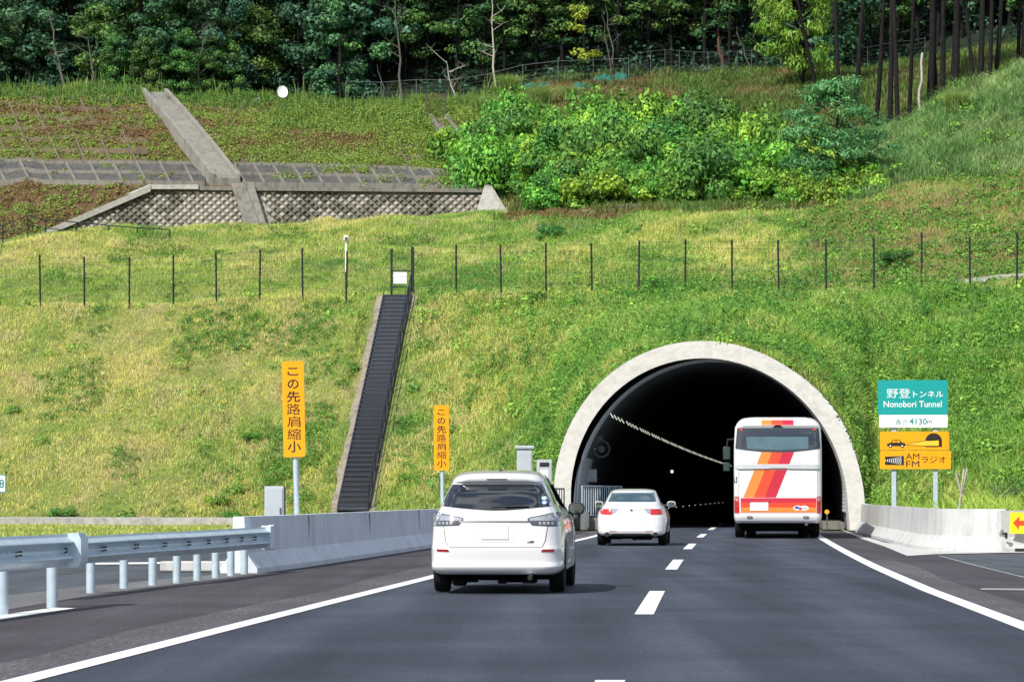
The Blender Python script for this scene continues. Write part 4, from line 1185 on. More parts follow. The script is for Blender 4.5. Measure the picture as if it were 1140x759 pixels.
# ------------------------------------------------------------------ vehicles
def pchip(xs, ys):
    xs = np.array(xs, float); ys = np.array(ys, float); h = np.diff(xs); dl = np.diff(ys) / h
    m = np.zeros(len(xs)); m[0] = dl[0]; m[-1] = dl[-1]
    for i in range(1, len(xs) - 1):
        m[i] = 0 if dl[i - 1] * dl[i] <= 0 else 2 / (1 / dl[i - 1] + 1 / dl[i])
    def f(x):
        x = min(max(x, xs[0]), xs[-1]); i = min(int(np.searchsorted(xs, x, side='right')) - 1, len(xs) - 2)
        t = (x - xs[i]) / h[i]
        return float((2*t**3 - 3*t*t + 1) * ys[i] + (t**3 - 2*t*t + t) * h[i] * m[i] + (-2*t**3 + 3*t*t) * ys[i+1] + (t**3 - t*t) * h[i] * m[i+1])
    return f
class Shell:
    """a body described by horizontal slices: half width, rear y, front y and corner radius at each height"""
    def __init__(s, keys, bow=0.05, bowf=0.25, taper=0.05, rf=0.45):
        z = [k[0] for k in keys]; s.z0, s.z1 = z[0], z[-1]
        s.hw = pchip(z, [k[1] for k in keys]); s.yr = pchip(z, [k[2] for k in keys]); s.yf = pchip(z, [k[3] for k in keys]); s.rr = pchip(z, [k[4] for k in keys])
        s.bow = bow; s.bowf = bowf; s.tp = taper; s.rf = rf; s.zs = z
    def rear_y(s, x, z):
        hw = s.hw(z) * (1 - s.tp); r = min(s.rr(z), hw * 0.9); ax = min(abs(x), hw - 1e-4)
        y = s.yr(z) + s.bow * (min(ax, hw - r) / hw) ** 2
        if ax > hw - r:
            u = (ax - (hw - r)) / r
            y += r * 1.15 * (1 - math.sqrt(max(0, 1 - u * u))) + s.bow * 2 * (hw - r) / hw ** 2 * (ax - hw + r)
        return y
    def side_x(s, y, z):
        yr, yf = s.yr(z), s.yf(z); t = (y - (yr + yf) / 2) / max(0.1, (yf - yr) / 2)
        return s.hw(z) * (1 - s.tp * min(1, abs(t)) ** 2.5)
    def outline(s, z, nR=14, nC=8, nS=26):
        hw = s.hw(z) * (1 - s.tp); r = min(s.rr(z), hw * 0.9); yf = s.yf(z); half = []
        for i in range(nR): x = (hw - r) * i / nR; half.append((x, s.rear_y(x, z)))
        for i in range(nC + 1):
            u = math.sin(math.pi / 2 * i / nC); x = hw - r + r * u - (1e-4 if i == nC else 0)
            half.append((x, s.rear_y(x, z)))
        y0 = half[-1][1]; rf = min(s.rf, hw * 0.8, max(0.05, (yf - y0) * 0.3)); y1 = yf - s.bowf - rf
        y1 = max(y1, y0 + 0.05)
        for i in range(1, nS + 1):
            y = y0 + (y1 - y0) * i / nS; half.append((s.side_x(y, z) if 0 < i < nS else hw, y))
        for i in range(1, nC + 1):
            a = math.pi / 2 * i / nC; half.append((hw - rf + rf * math.cos(a), y1 + rf * math.sin(a)))
        xe, ye = half[-1]
        for i in range(1, nR + 1):
            x = xe * (1 - i / nR); half.append((x, ye + (yf - ye) * (1 - (x / xe) ** 2)))
        left = [(-x, y) for x, y in half[1:-1]][::-1]
        return half + left
    def mesh(s, m, n=46):
        zs = sorted(set([round(s.z0 + (s.z1 - s.z0) * i / n, 4) for i in range(n + 1)] + [round(z, 4) for z in s.zs]))
        vs = []; fs = []
        for z in zs:
            o = s.outline(z); k = len(o); vs += [(x, y, z) for x, y in o]
        for i in range(len(zs) - 1):
            for j in range(k): fs.append((i * k + j, i * k + (j + 1) % k, (i + 1) * k + (j + 1) % k, (i + 1) * k + j))
        fs.append(tuple(range(k))[::-1]); fs.append(tuple(range((len(zs) - 1) * k, len(zs) * k)))
        return MB().add(vs, fs, m)
    def R(s, off=0.004):
        return lambda a, b, k: Vector((a, s.rear_y(a, b) - off + k, b))
    def S(s, sg, off=0.004):
        return lambda a, b, k: Vector((sg * (s.side_x(a, b) + off - k), a, b))
def carve(mb, arches, width):
    """cut wheel arches out of a shell; returns a new MB"""
    o = mb.build('shell'); cut = []
    for (y, z, r, x0, x1) in arches:
        c = MB(); c.tube([(x0, y, z), (x1, y, z)], r, BLACK, n=36); co = c.build('cutter'); cut.append(co)
        md = o.modifiers.new('arch', 'BOOLEAN'); md.operation = 'DIFFERENCE'; md.object = co; md.solver = 'EXACT'
    dg = bpy.context.evaluated_depsgraph_get(); dg.update()
    me = bpy.data.meshes.new_from_object(o.evaluated_get(dg))
    vs = [tuple(v.co) for v in me.vertices]; out = MB()
    for k, m in enumerate(me.materials):
        f = [tuple(p.vertices) for p in me.polygons if p.material_index == k]
        if f:
            used = sorted({i for q in f for i in q}); mp = {v: i for i, v in enumerate(used)}
            out.add([vs[i] for i in used], [tuple(mp[i] for i in q) for q in f], m)
    for c in cut + [o]: bpy.data.objects.remove(c)
    return out
def rp(mb, fn, poly, m, r=0.0, step=0.07, depth=0.012):
    p = round_poly(poly, r) if r else poly
    v, f = patch(p, fn, step, depth); mb.add(v, f, m); return mb
def mir(poly): return [(-x, z) for x, z in poly][::-1]
def wheel(root, x, y, r, w, sg, dual=False):
    mb = MB(); hw_ = w / 2
    prof = [(-hw_ * 0.8, r * 0.66), (-hw_, r * 0.8), (-hw_ * 0.97, r * 0.93), (-hw_ * 0.82, r * 0.985), (-hw_ * 0.55, r), (-hw_ * 0.5, r * 0.985), (-hw_ * 0.42, r * 0.985), (-hw_ * 0.38, r), (hw_ * 0.0 - 0.008, r), (-0.005, r * 0.985), (0.005, r * 0.985), (0.008, r),
            (hw_ * 0.38, r), (hw_ * 0.42, r * 0.985), (hw_ * 0.5, r * 0.985), (hw_ * 0.55, r), (hw_ * 0.82, r * 0.985), (hw_ * 0.97, r * 0.93), (hw_, r * 0.8), (hw_ * 0.8, r * 0.66), (-hw_ * 0.8, r * 0.66)]
    mb.lathe(prof, (0, 0, 0), RUBBER, n=40)
    if dual: mb.lathe(prof, (-sg * (w + 0.05), 0, 0), RUBBER, n=40)
    wo_ = mb.build('wheel', root, smooth=35); wo_.location = (x, y, r)
    mb = MB(); o = sg * hw_ * 0.72
    mb.lathe([(o, r * 0.67), (o - sg * 0.03, r * 0.60), (o - sg * 0.08, r * 0.55), (o - sg * 0.10, 0.0)], (0, 0, 0), GREYTRIM, n=32)
    for k in range(10 if not dual else 6):
        a = 2 * math.pi * k / (10 if not dual else 6)
        p0 = Vector((o - sg * 0.02, 0.04 * math.cos(a), 0.04 * math.sin(a))); p1 = Vector((o - sg * 0.005, r * 0.63 * math.cos(a), r * 0.63 * math.sin(a)))
        mb.tube([p0, p1], 0.02, ALLOY, n=6)
    mb.lathe([(o + sg * 0.005, r * 0.68), (o - sg * 0.01, r * 0.60), (o - sg * 0.02, r * 0.60)], (0, 0, 0), ALLOY, n=32)
    mb.tube([(o - sg * 0.06, 0, 0), (o, 0, 0)], 0.055, ALLOY, n=16)
    mb.build('rim', wo_, smooth=35)
def mirror(root, sg, c, size, shell_mat, base):
    mb = MB(); bm = bmesh.new(); bmesh.ops.create_uvsphere(bm, u_segments=20, v_segments=12, radius=1)
    vs = []
    for v in bm.verts:
        x, y, z = v.co; y = max(y, -0.55)
        sq = lambda t: math.copysign(abs(t) ** 0.7, t)
        vs.append(Vector((sq(x) * size[0] / 2, y * size[1], sq(z) * size[2] / 2)) + Vector(c))
    bm.verts.index_update(); fs = [[v.index for v in f.verts] for f in bm.faces]; bm.free()
    mb.add(vs, fs, shell_mat); mb.tube([base, Vector(c) + Vector((-sg * size[0] * 0.4, 0.02, -size[2] * 0.3))], 0.028, BLACK)
    mo = mb.build('door_mirror', root, smooth=50)
    mb = MB(); q_ = [(math.cos(t), math.sin(t)) for t in [2 * math.pi * i / 24 for i in range(24)]]
    sq = lambda t: math.copysign(abs(t) ** 0.7, t)
    mb.add([Vector(c) + Vector((sq(a) * size[0] * 0.40, -0.562 * size[1], sq(b) * size[2] * 0.38)) for a, b in q_], [tuple(range(24))], mat('mirror_glass', (0.16, 0.21, 0.21), 0.05, metal=0.9, var=0.05))
    mb.build('mirror_glass', mo)
def underbody(root, L, hw_, z0, z1, y0=0.42):
    mb = MB(); mb.box((0, L / 2, (z0 + z1) / 2), (hw_ * 2, L - 2 * y0, z1 - z0), UNDER, bevel=0.03)
    rnd = random.Random(5)
    for k in range(14): mb.box((rnd.uniform(-hw_ * .7, hw_ * .7), rnd.uniform(0.3, L - 0.5), z0 - 0.01), (rnd.uniform(.05, .3), rnd.uniform(.1, .5), rnd.uniform(.03, .08)), UNDER, bevel=0.01)
    mb.tube([(-0.6 * hw_, 0.95, z0 + 0.03), (0.6 * hw_, 0.95, z0 + 0.03)], 0.05, UNDER)
    mb.build('underbody', root)
def strip(mb, fn, pts, w, m):
    for a, b in zip(pts[:-1], pts[1:]):
        a = Vector(a); b = Vector(b); n_ = (b - a).normalized(); n_ = Vector((-n_.y, n_.x)) * w / 2
        rp(mb, fn, [tuple(a - n_), tuple(b - n_), tuple(b + n_), tuple(a + n_)], m, step=0.06, depth=0.006)

# ---- white estate car in front
WK = [(0.238,.76,.12,4.35,.15),(0.262,.81,.05,4.45,.18),(0.30,.848,.012,4.52,.2),(0.34,.858,-.012,4.55,.2),(0.40,.86,.012,4.57,.22),(0.56,.86,.0,4.57,.24),(0.60,.858,.025,4.56,.24),(0.75,.852,.05,4.50,.26),(0.88,.84,.075,4.30,.26),
      (0.92,.832,.09,4.1,.25),(1.0,.80,.12,3.75,.22),(1.06,.765,.155,3.45,.2),(1.10,.74,.185,3.3,.18),(1.25,.675,.29,2.98,.15),(1.38,.61,.41,2.72,.13),(1.402,.60,.37,2.66,.15),(1.44,.585,.345,2.58,.2),(1.48,.55,.40,2.45,.25),(1.515,.50,.58,2.3,.3),(1.54,.44,.95,2.1,.3),(1.555,.30,1.3,1.9,.2)]
sh = Shell(WK)
root = tag(empty('estate_car', (X_at(551.0, 40.4), 40.4, 0.012), -heading(42)), 'white estate car with clear tail lights, nearest of the vehicles, in the left lane', 'car')
arch = [(y, 0.33, 0.385, x0, x1) for y in (0.98, 3.72) for x0, x1 in ((0.52, 1.0), (-1.0, -0.52))]
mb = carve(sh.mesh(WHITE_PAINT), arch, 0.3)
fn = sh.R(0.003)
for sg in (1, -1): strip(mb, fn, [(sg * .655, .85), (sg * .625, .66), (sg * .585, .585)], .011, SEAM)
strip(mb, fn, [(-.58, .582), (.58, .582)], .011, SEAM)
strip(mb, fn, [(-.20, .875), (-.235, .66), (-.16, .648), (.16, .648), (.235, .66), (.20, .875)], .006, mat('soft_shadow_line', (.42, .43, .44), 0.6, var=0.05))
for sg in (1, -1):
    fs_ = sh.S(sg, 0.003)
    for yy in (1.52, 2.55, 3.45): strip(mb, fs_, [(yy, .35), (yy, 1.06)], .008, SEAM)
body = mb.build('body', root, smooth=32)
rw = MB(); rp(rw, sh.R(0.012), [(-.705, 1.10), (-.40, 1.068), (-.16, 1.05), (0, 1.045), (.16, 1.05), (.40, 1.068), (.705, 1.10), (.575, 1.372), (-.575, 1.372)], GLASS, 0.03, step=.035, depth=.03)
rw = rw.build('rear_window', root, smooth=40)
mb = MB()
for (a, b, m_) in ((.60, 1.198, mat('sticker_pale', (.55, .66, .66), 0.5)), (.605, 1.145, mat('sticker_blue', (.25, .45, .75), 0.5))):
    rp(mb, sh.R(0.016), [(a + .034 * math.cos(t), b + .026 * math.sin(t)) for t in [2 * math.pi * i / 14 for i in range(14)]], m_, step=1, depth=0.002)
    rp(mb, sh.R(0.018), [(a + .02 * math.cos(t), b + .012 * math.sin(t) - .006) for t in [2 * math.pi * i / 14 for i in range(14)]], SIGNWHITE, step=1, depth=0.001)
mb.build('sticker', rw)
for sg in (1, -1):
    fs_ = sh.S(sg, 0.004)
    for poly in ([(0.62, 1.13), (1.45, 1.09), (1.45, 1.37), (0.80, 1.36)], [(1.50, 1.09), (2.52, 1.06), (2.42, 1.37), (1.50, 1.375)], [(2.57, 1.06), (3.28, 1.03), (2.72, 1.34), (2.47, 1.37)]):
        w_ = MB(); rp(w_, fs_, poly, GLASS, 0.03, step=0.12); w_.build('side_window', root, smooth=40)
    f_ = sh.R(0.008); m3 = (lambda p: p) if sg > 0 else mir
    tl_ = MB(); rp(tl_, f_, m3([(.80, .915), (.805, 1.0), (.76, 1.015), (.64, .985), (.43, .945), (.415, .932), (.44, .915)]), CLEARLENS, 0.012, step=0.05)
    rp(tl_, sh.R(0.005), m3([(.80, .840), (.812, 1.01), (.765, 1.028), (.635, .998), (.415, .955), (.395, .928), (.46, .852)]), SMOKELENS, 0.012, step=0.05)
    tlo = tl_.build('tail_light', root, smooth=40)
    t2 = MB(); rp(t2, f_, m3([(.455, .913), (.80, .913), (.80, .852), (.54, .852), (.49, .866)]), SMOKELENS, 0.012, step=0.05)
    for k in range(4): rp(t2, sh.R(0.011), m3([(.545 + .05 * k, .868), (.575 + .05 * k, .868), (.575 + .05 * k, .90), (.545 + .05 * k, .90)]), CLEARLENS, 0.006, step=1, depth=0.004)
    t2.build('lower_lens', tlo, smooth=40)
    rf = MB(); rp(rf, sh.R(0.010), m3([(.575, .528), (.735, .528), (.745, .558), (.59, .558)]), DEEPRED, 0.01, step=0.05); rf.build('reflector', root, smooth=40)
    mirror(root, sg, (sg * (.89 if sg > 0 else .83), 3.02, 1.055), (.22, .16, .165), WHITE_PAINT if sg < 0 else BLACK, (sg * .80, 3.08, 1.0))
    for y in (0.98, 3.72): wheel(root, sg * .735, y, .322, .20, sg)
mb = MB(); rp(mb, sh.R(0.009), [(-.45, .892), (.45, .892), (.455, .913), (-.455, .913)], GREYTRIM, step=0.05); mb.build('garnish', root)
mb = MB(); rp(mb, sh.R(0.016), [(-.185, .685), (.165, .685), (.165, .868), (-.185, .868)], PLATE, 0.01, step=0.1, depth=0.02); mb.build('number_plate', root)
mb = MB(); rp(mb, sh.R(0.009), [(.40, .640), (.485, .640), (.485, .652), (.40, .652)], GREYTRIM, 0.002, depth=0.006); rp(mb, sh.R(0.009), [(.43, .655), (.487, .655), (.487, .664), (.43, .664)], GREYTRIM, 0.002, depth=0.006); mb.build('badge', root)
mb = MB(); rp(mb, sh.R(0.02), [(-.13, 1.055), (.13, 1.055), (.11, 1.085), (.04, 1.095), (-.06, 1.092)], BLACK, 0.01, depth=0.03); mb.tube([sh.R(.03)(-.05, 1.085, 0), sh.R(.035)(.42, 1.10, 0)], 0.010, BLACK, n=6); mb.build('wiper', root)
mb = MB(); rp(mb, sh.R(0.006), [(-.13, 1.43), (.13, 1.43), (.13, 1.442), (-.13, 1.442)], GREYTRIM, 0.004); mb.build('brake_light', root)
mb = MB(); mb.tube([(.44, .10, .215), (.44, -.02, .205)], [.036, .036], CHROME, n=18, cap=False); mb.tube([(.44, -.018, .205), (.44, -.015, .205)], .031, BLACK, n=18); mb.build('exhaust_pipe', root, smooth=40)
mb = MB(); mb.add([(-.02, 1.15, 1.545), (.02, 1.15, 1.545), (.015, .98, 1.545), (-.015, .98, 1.545), (0, 1.0, 1.60)], [(0, 1, 4), (1, 2, 4), (2, 3, 4), (3, 0, 4)], BLACK); mb.build('antenna', root)
underbody(root, 4.5, .70, .17, .34)

# ---- white saloon
SK = [(0.24,.76,.10,4.5,.15),(0.29,.83,.03,4.6,.2),(0.36,.86,.0,4.65,.25),(0.50,.87,.0,4.68,.28),(0.65,.868,.02,4.66,.3),(0.75,.852,.045,4.6,.3),(0.84,.82,.065,4.4,.28),(0.89,.785,.085,4.05,.26),(0.915,.765,.13,3.9,.24),
      (0.95,.745,.28,3.75,.22),(1.0,.715,.50,3.5,.2),(1.055,.685,.75,3.28,.16),(1.15,.645,1.0,3.0,.15),(1.28,.575,1.34,2.72,.14),(1.33,.54,1.52,2.55,.2),(1.36,.47,1.78,2.4,.25),(1.382,.33,2.05,2.28,.2)]
sh = Shell(SK)
root = tag(empty('saloon_car', (X_at(702.6, 78.4), 78.4, 0.012), -heading(80)), 'white saloon car with red tail lights, ahead in the left lane', 'car')
arch = [(y, 0.32, 0.375, x0, x1) for y in (0.95, 3.70) for x0, x1 in ((0.52, 1.0), (-1.0, -0.52))]
mb = carve(sh.mesh(WHITE_PAINT), arch, 0.3)
fn = sh.R(0.003)
for sg in (1, -1):
    strip(mb, fn, [(sg * .63, .86), (sg * .58, .62), (sg * .50, .585)], .007, mat('soft_shadow_line', (.42, .43, .44), 0.6))
    for yy in (1.5, 2.5, 3.4): strip(mb, sh.S(sg, 0.003), [(yy, .35), (yy, .98)], .008, SEAM)
mb.build('body', root, smooth=32)
mb = MB(); rp(mb, sh.R(0.012), [(-.60, 1.062), (.60, 1.062), (.52, 1.29), (-.52, 1.29)], GLASS2, 0.03, step=.04, depth=.03); mb.build('rear_window', root, smooth=40)
for sg in (1, -1):
    m3 = (lambda p: p) if sg > 0 else mir
    for poly in ([(1.15, 1.04), (2.42, 1.02), (2.30, 1.29), (1.62, 1.30)], [(2.48, 1.02), (3.2, 1.0), (2.72, 1.26), (2.36, 1.29)]):
        w_ = MB(); rp(w_, sh.S(sg, 0.004), poly, GLASS, 0.03, step=0.12); w_.build('side_window', root, smooth=40)
    t = MB(); rp(t, sh.R(0.008), m3([(.47, .745), (.72, .755), (.775, .80), (.755, .885), (.47, .885)]), REDLENS, 0.02, step=0.05); tlo = t.build('tail_light', root, smooth=40)
    t = MB(); rp(t, sh.R(0.0085), m3([(.335, .885), (.466, .885), (.466, .765), (.40, .79), (.325, .868)]), CLEARLENS, 0.012, step=0.05); t.build('reversing_lens', tlo, smooth=40)
    t = MB(); rp(t, sh.R(0.0086), m3([(.27, .893), (.765, .893), (.755, .884), (.29, .884)]), DEEPRED, 0.003, step=0.05); t.build('lens_edge', tlo)
    mirror(root, sg, (sg * .91, 3.0, 1.0), (.22, .15, .15), WHITE_PAINT, (sg * .74, 3.05, .97))
    for y in (0.95, 3.70): wheel(root, sg * .745, y, .32, .22, sg)
    t = MB(); rp(t, sh.R(0.008), m3([(.36, .345), (.54, .345), (.54, .362), (.36, .362)]), mat('pink_reflector', (.60, .25, .25), 0.4), 0.004); t.build('reflector', root)
    t = MB(); t.tube([(sg * .585, .25, .275), (sg * .585, -.03, .272)], .062, CHROME, n=20, cap=False); t.tube([(sg * .585, -.026, .272), (sg * .585, -.02, .272)], .056, BLACK, n=20); t.build('exhaust_pipe', root, smooth=40)
mb = MB(); rp(mb, sh.R(0.006), [(-.28, .862), (.28, .862), (.29, .878), (-.29, .878)], mat('silver_trim', (.50, .52, .53), 0.25, metal=0.7, var=0.05)); mb.box((0, .06, .868), (.05, .05, .03), BLACK); mb.build('garnish', root)
mb = MB(); rp(mb, sh.R(0.014), [(-.165, .64), (.165, .64), (.165, .80), (-.165, .80)], PLATE, 0.01, step=0.1, depth=0.02); mb.build('number_plate', root)
mb = MB(); rp(mb, sh.R(0.008), [(-.50, .245), (.50, .245), (.46, .29), (-.46, .29)], BLACK, 0.02); mb.build('diffuser', root)
underbody(root, 4.6, .70, .18, .36)

# ---- coach
BK = [(0.43,1.17,.14,11.8,.12),(0.50,1.22,.05,11.9,.14),(0.62,1.245,.0,11.95,.15),(1.0,1.25,.0,12.0,.15),(1.25,1.25,.01,12.0,.15),(2.3,1.25,.03,11.95,.16),(2.5,1.248,.04,11.9,.16),(3.05,1.225,.13,11.7,.17),(3.14,1.215,.135,11.65,.18),(3.17,1.20,.10,11.6,.2),(3.25,1.16,.13,11.5,.25),(3.34,1.08,.24,11.4,.3),(3.40,.98,.42,11.2,.35),(3.43,.82,.75,10.9,.3)]
sh = Shell(BK, bow=0.04, bowf=0.2, taper=0.012, rf=0.35)
root = tag(empty('coach', (X_at(866.0, 91.0), 91.0, 0.012), -heading(92)), 'tall white coach with slanted orange and red stripes entering the tunnel in the right lane', 'bus')
arch = [(y, 0.50, 0.56, x0, x1) for y in (2.9, 9.2) for x0, x1 in ((0.7, 1.5), (-1.5, -0.7))]
mb = carve(sh.mesh(BUS_PAINT), arch, 0.5)
def bz(zx, zy): return ((zx - 337) / 187.8, (710 - zy) / 187.8)
ORG = mat('orange_stripe', (0.88, 0.22, 0.03), 0.4, coat=0.4, var=0.03); RED = mat('vermilion_stripe', (0.80, 0.055, 0.015), 0.4, coat=0.4, var=0.03); CRM = mat('crimson_stripe', (0.50, 0.005, 0.035), 0.4, coat=0.4, var=0.03)
PEACH = mat('peach_stripe', (0.85, 0.38, 0.14), 0.4, coat=0.4)
fn = sh.R(0.003)
for (a0, a1, m_) in ((250, 303, ORG), (303, 362, RED), (362, 420, CRM)):
    rp(mb, fn, [bz(a0, 117), bz(a1, 117), bz(a1, 69), bz(a0, 69)], m_, step=0.05, depth=0.004)
def slant(a, zy): return a - (zy - 255) * (95 / 238.0)
for (a0, a1, m_) in ((250, 305, ORG), (305, 362, RED), (362, 422, CRM)):
    for (y0, y1) in ((249, 317), (343, 494)):
        rp(mb, fn, [bz(slant(a0, y1), y1), bz(slant(a1, y1), y1), bz(slant(a1, y0), y0), bz(slant(a0, y0), y0)], m_, step=0.1, depth=0.004)
for (y0, y1, m_) in ((496, 520, CRM), (520, 546, RED), (546, 571, ORG)):
    rp(mb, fn, [bz(141, y1), bz(539, y1), bz(539, y0), bz(141, y0)], m_, step=0.1, depth=0.004)
for y_ in (347, 573): strip(mb, fn, [bz(133, y_), bz(546, y_)], .012, SEAM)
for x_ in (131, 547): strip(mb, fn, [bz(x_, 347), bz(x_, 486)], .012, SEAM)
strip(mb, fn, [bz(140, 628), bz(540, 628)], .02, SEAM)
for sg in (1, -1):                             # livery along the sides
    for z0, z1, m_ in ((1.0, 1.14, CRM), (0.87, 1.0, RED), (0.74, 0.87, ORG)):
        rp(mb, sh.S(sg, 0.003), [(3.55, z0), (8.55, z0), (8.55, z1), (3.55, z1)], m_, step=0.5, depth=0.004)
mb.build('body', root, smooth=32)
mb = MB(); rp(mb, sh.R(0.008), [bz(112, 236), bz(180, 245), bz(250, 252), bz(337, 255), bz(424, 252), bz(494, 245), bz(562, 236), bz(552, 124), bz(122, 124)], GLASS, 0.04, step=0.06); rwo = mb.build('rear_window', root, smooth=40)
mb = MB(); rp(mb, sh.R(0.011), [bz(175, 236), bz(337, 242), bz(498, 236), bz(498, 172), bz(170, 172)], mat('coach_inner_glass', (0.07, 0.13, 0.15), 0.08, ior=1.9, var=0.25, vscale=2.0), 0.03, step=0.06, depth=0.004); mb.build('inner_pane', rwo, smooth=40)
for sg in (1, -1):
    w_ = MB(); rp(w_, sh.S(sg, 0.006), [(0.5, 1.95), (11.1, 1.95), (11.0, 3.0), (0.55, 3.0)], GLASS, 0.1, step=0.3); w_.build('side_window', root, smooth=40)
    m3 = (lambda p: p) if sg > 0 else mir
    t = MB(); rp(t, sh.R(0.012), m3([(1.085, .71), (1.22, .71), (1.235, 1.19), (1.085, 1.19)]), REDLENS, 0.03, step=0.04, depth=0.02); tlo = t.build('tail_light', root, smooth=40)
    for zc in (0.83, 0.98, 1.11):
        t = MB(); rp(t, sh.R(0.017), [(sg * 1.15 + .042 * math.cos(q), zc + .05 * math.sin(q)) for q in [2 * math.pi * i / 16 for i in range(16)]], DEEPRED if zc < 1.1 else CLEARLENS, step=1, depth=0.006); t.build('lamp', tlo)
    t = MB(); rp(t, sh.R(0.012), m3([(.71, .565), (.87, .565), (.87, .635), (.71, .635)]), GREYTRIM, 0.03, step=1); rp(t, sh.R(0.016), m3([(.74, .58), (.84, .58), (.84, .62), (.74, .62)]), CLEARLENS, 0.02, step=1); t.build('reversing_light', root)
    t = MB(); rp(t, sh.R(0.016), [(sg * 1.03 + .05 * math.cos(q), 3.075 + .035 * math.sin(q)) for q in [2 * math.pi * i / 12 for i in range(12)]], REDLENS, step=1, depth=0.02); t.build('marker_light', root)
    wheel(root, sg * 1.08, 2.9, .50, .28, sg, dual=True); wheel(root, sg * 1.08, 9.2, .50, .28, sg)
mb = MB(); rp(mb, sh.R(0.045), [bz(112, 340), bz(112, 326), bz(124, 318), bz(550, 318), bz(562, 326), bz(562, 340), bz(545, 343), bz(400, 341), bz(380, 338), bz(300, 338), bz(280, 341), bz(130, 343)], mat('silver_moulding', (.62, .64, .66), 0.3, metal=0.4, var=0.05), 0.01, step=0.07, depth=0.05); mb.build('moulding', root, smooth=30)
mb = MB(); rp(mb, sh.R(0.02), [bz(190, 562), bz(286, 562), bz(286, 518), bz(190, 518)], PLATE, 0.01, step=1, depth=0.02); rp(mb, sh.R(0.03), [bz(180, 517), bz(296, 517), bz(296, 511), bz(180, 511)], CRM, 0.004, step=1, depth=0.03); mb.build('number_plate', root)
mb = MB()                                      # oval emblem: blue, red and white discs
BLU = mat('emblem_blue', (0.05, 0.12, 0.42), 0.4)
def ell(cx_, cy_, a_, b_): return [bz(cx_ + a_ * math.cos(q), cy_ + b_ * math.sin(q)) for q in [2 * math.pi * i / 20 for i in range(20)]]
for (e_, m_, o_) in ((ell(440, 548, 22, 13), SIGNWHITE, .008), (ell(474, 549, 26, 13), SIGNWHITE, .010), (ell(437, 546, 13, 8), BLU, .013), (ell(455, 551, 10, 6), CRM, .016), (ell(480, 549, 14, 7), mat('emblem_grey', (.45, .5, .5), .5), .014)):
    rp(mb, sh.R(o_), e_, m_, step=1, depth=0.003)
mb.build('emblem', root)
mb = MB(); rp(mb, sh.R(0.012), [bz(107, 416), bz(122, 416), bz(122, 384), bz(107, 384)], BLACK, 0.01, step=1); mb.build('vent', root)
mb = MB(); rp(mb, sh.R(0.04), [bz(310, 122), bz(364, 122), bz(350, 110), bz(324, 110)], BLACK, 0.02, step=1, depth=0.05); mb.build('rear_camera', root)
mb = MB(); mb.box((0, 1.7, .41), (2.2, 2.0, .34), UNDER, bevel=0.04); mb.box((0, 6.0, .36), (2.2, 4.6, .4), UNDER, bevel=0.04); mb.box((0, .85, .30), (1.1, .6, .18), UNDER, bevel=0.03); mb.box((.55, .5, .40), (.5, .4, .18), UNDER, bevel=0.03)
mb.tube([(-1.0, 2.9, .5), (1.0, 2.9, .5)], .09, BLACK); mb.build('underbody', root)
mb = MB(); mb.tube([(.80, .5, .43), (.80, .05, .41)], .05, GREYTRIM, n=14); mb.build('exhaust_pipe', root)
mb = MB(); mb.tube([(-1.15, 11.6, 3.0), (-1.5, 12.1, 2.98), (-1.55, 12.15, 2.6)], .035, BLACK, n=8)
mb.box((-1.53, 12.15, 2.55), (.24, .14, .44), BLACK, bevel=0.05); mb.box((-1.53, 12.15, 2.12), (.22, .14, .30), BLACK, bevel=0.05)
mo = mb.build('wing_mirror', root, smooth=40)
mb = MB(); mb.box((-1.53, 12.072, 2.12), (.17, .012, .24), mat('dark_mirror_glass', (0.02, .05, .05), .1)); mb.box((-1.53, 12.072, 2.55), (.19, .012, .36), mat('dark_mirror_glass', (0.02, .05, .05), .1)); mb.build('mirror_glass', mo)
# ------------------------------------------------------------------ vegetation
YG, LG, MG, DG = np.array((.86, .85, .25)), np.array((.48, .72, .12)), np.array((.28, .56, .09)), np.array((.11, .31, .065))
TAN, BRN = np.array((.86, .74, .36)), np.array((.36, .28, .11))
CA = V[:-1, :-1]; CB = V[1:, :-1]; CC = V[1:, 1:]; CD = V[:-1, 1:]
AREA = np.linalg.norm(np.cross(CC - CA, CD - CB), axis=-1) / 2
CSEG = SEG2[:-1, :-1]; CPX = (PX2[:-1, :-1] + 2); CPY = (VPY[:-1, :-1] + VPY[1:, 1:]) / 2; CX_ = (CA[..., 0] + CC[..., 0]) / 2; CD_ = (CA[..., 1] + CC[..., 1]) / 2
CT = np.broadcast_to(SEGT[None, :-1], CSEG.shape)
def scatter(dens):
    """random points on the hillside with the given number per square metre (array over the cells)"""
    n = RNG.poisson(AREA * dens).ravel()
    idx = np.repeat(np.arange(n.size), n)
    u = RNG.random(idx.size)[:, None]; v = RNG.random(idx.size)[:, None]
    a, b, c, d = (q.reshape(-1, 3)[idx] for q in (CA, CB, CC, CD))
    p = (a * (1 - u) + b * u) * (1 - v) + (d * (1 - u) + c * u) * v
    return p, CPX.ravel()[idx], CPY.ravel()[idx], CSEG.ravel()[idx]
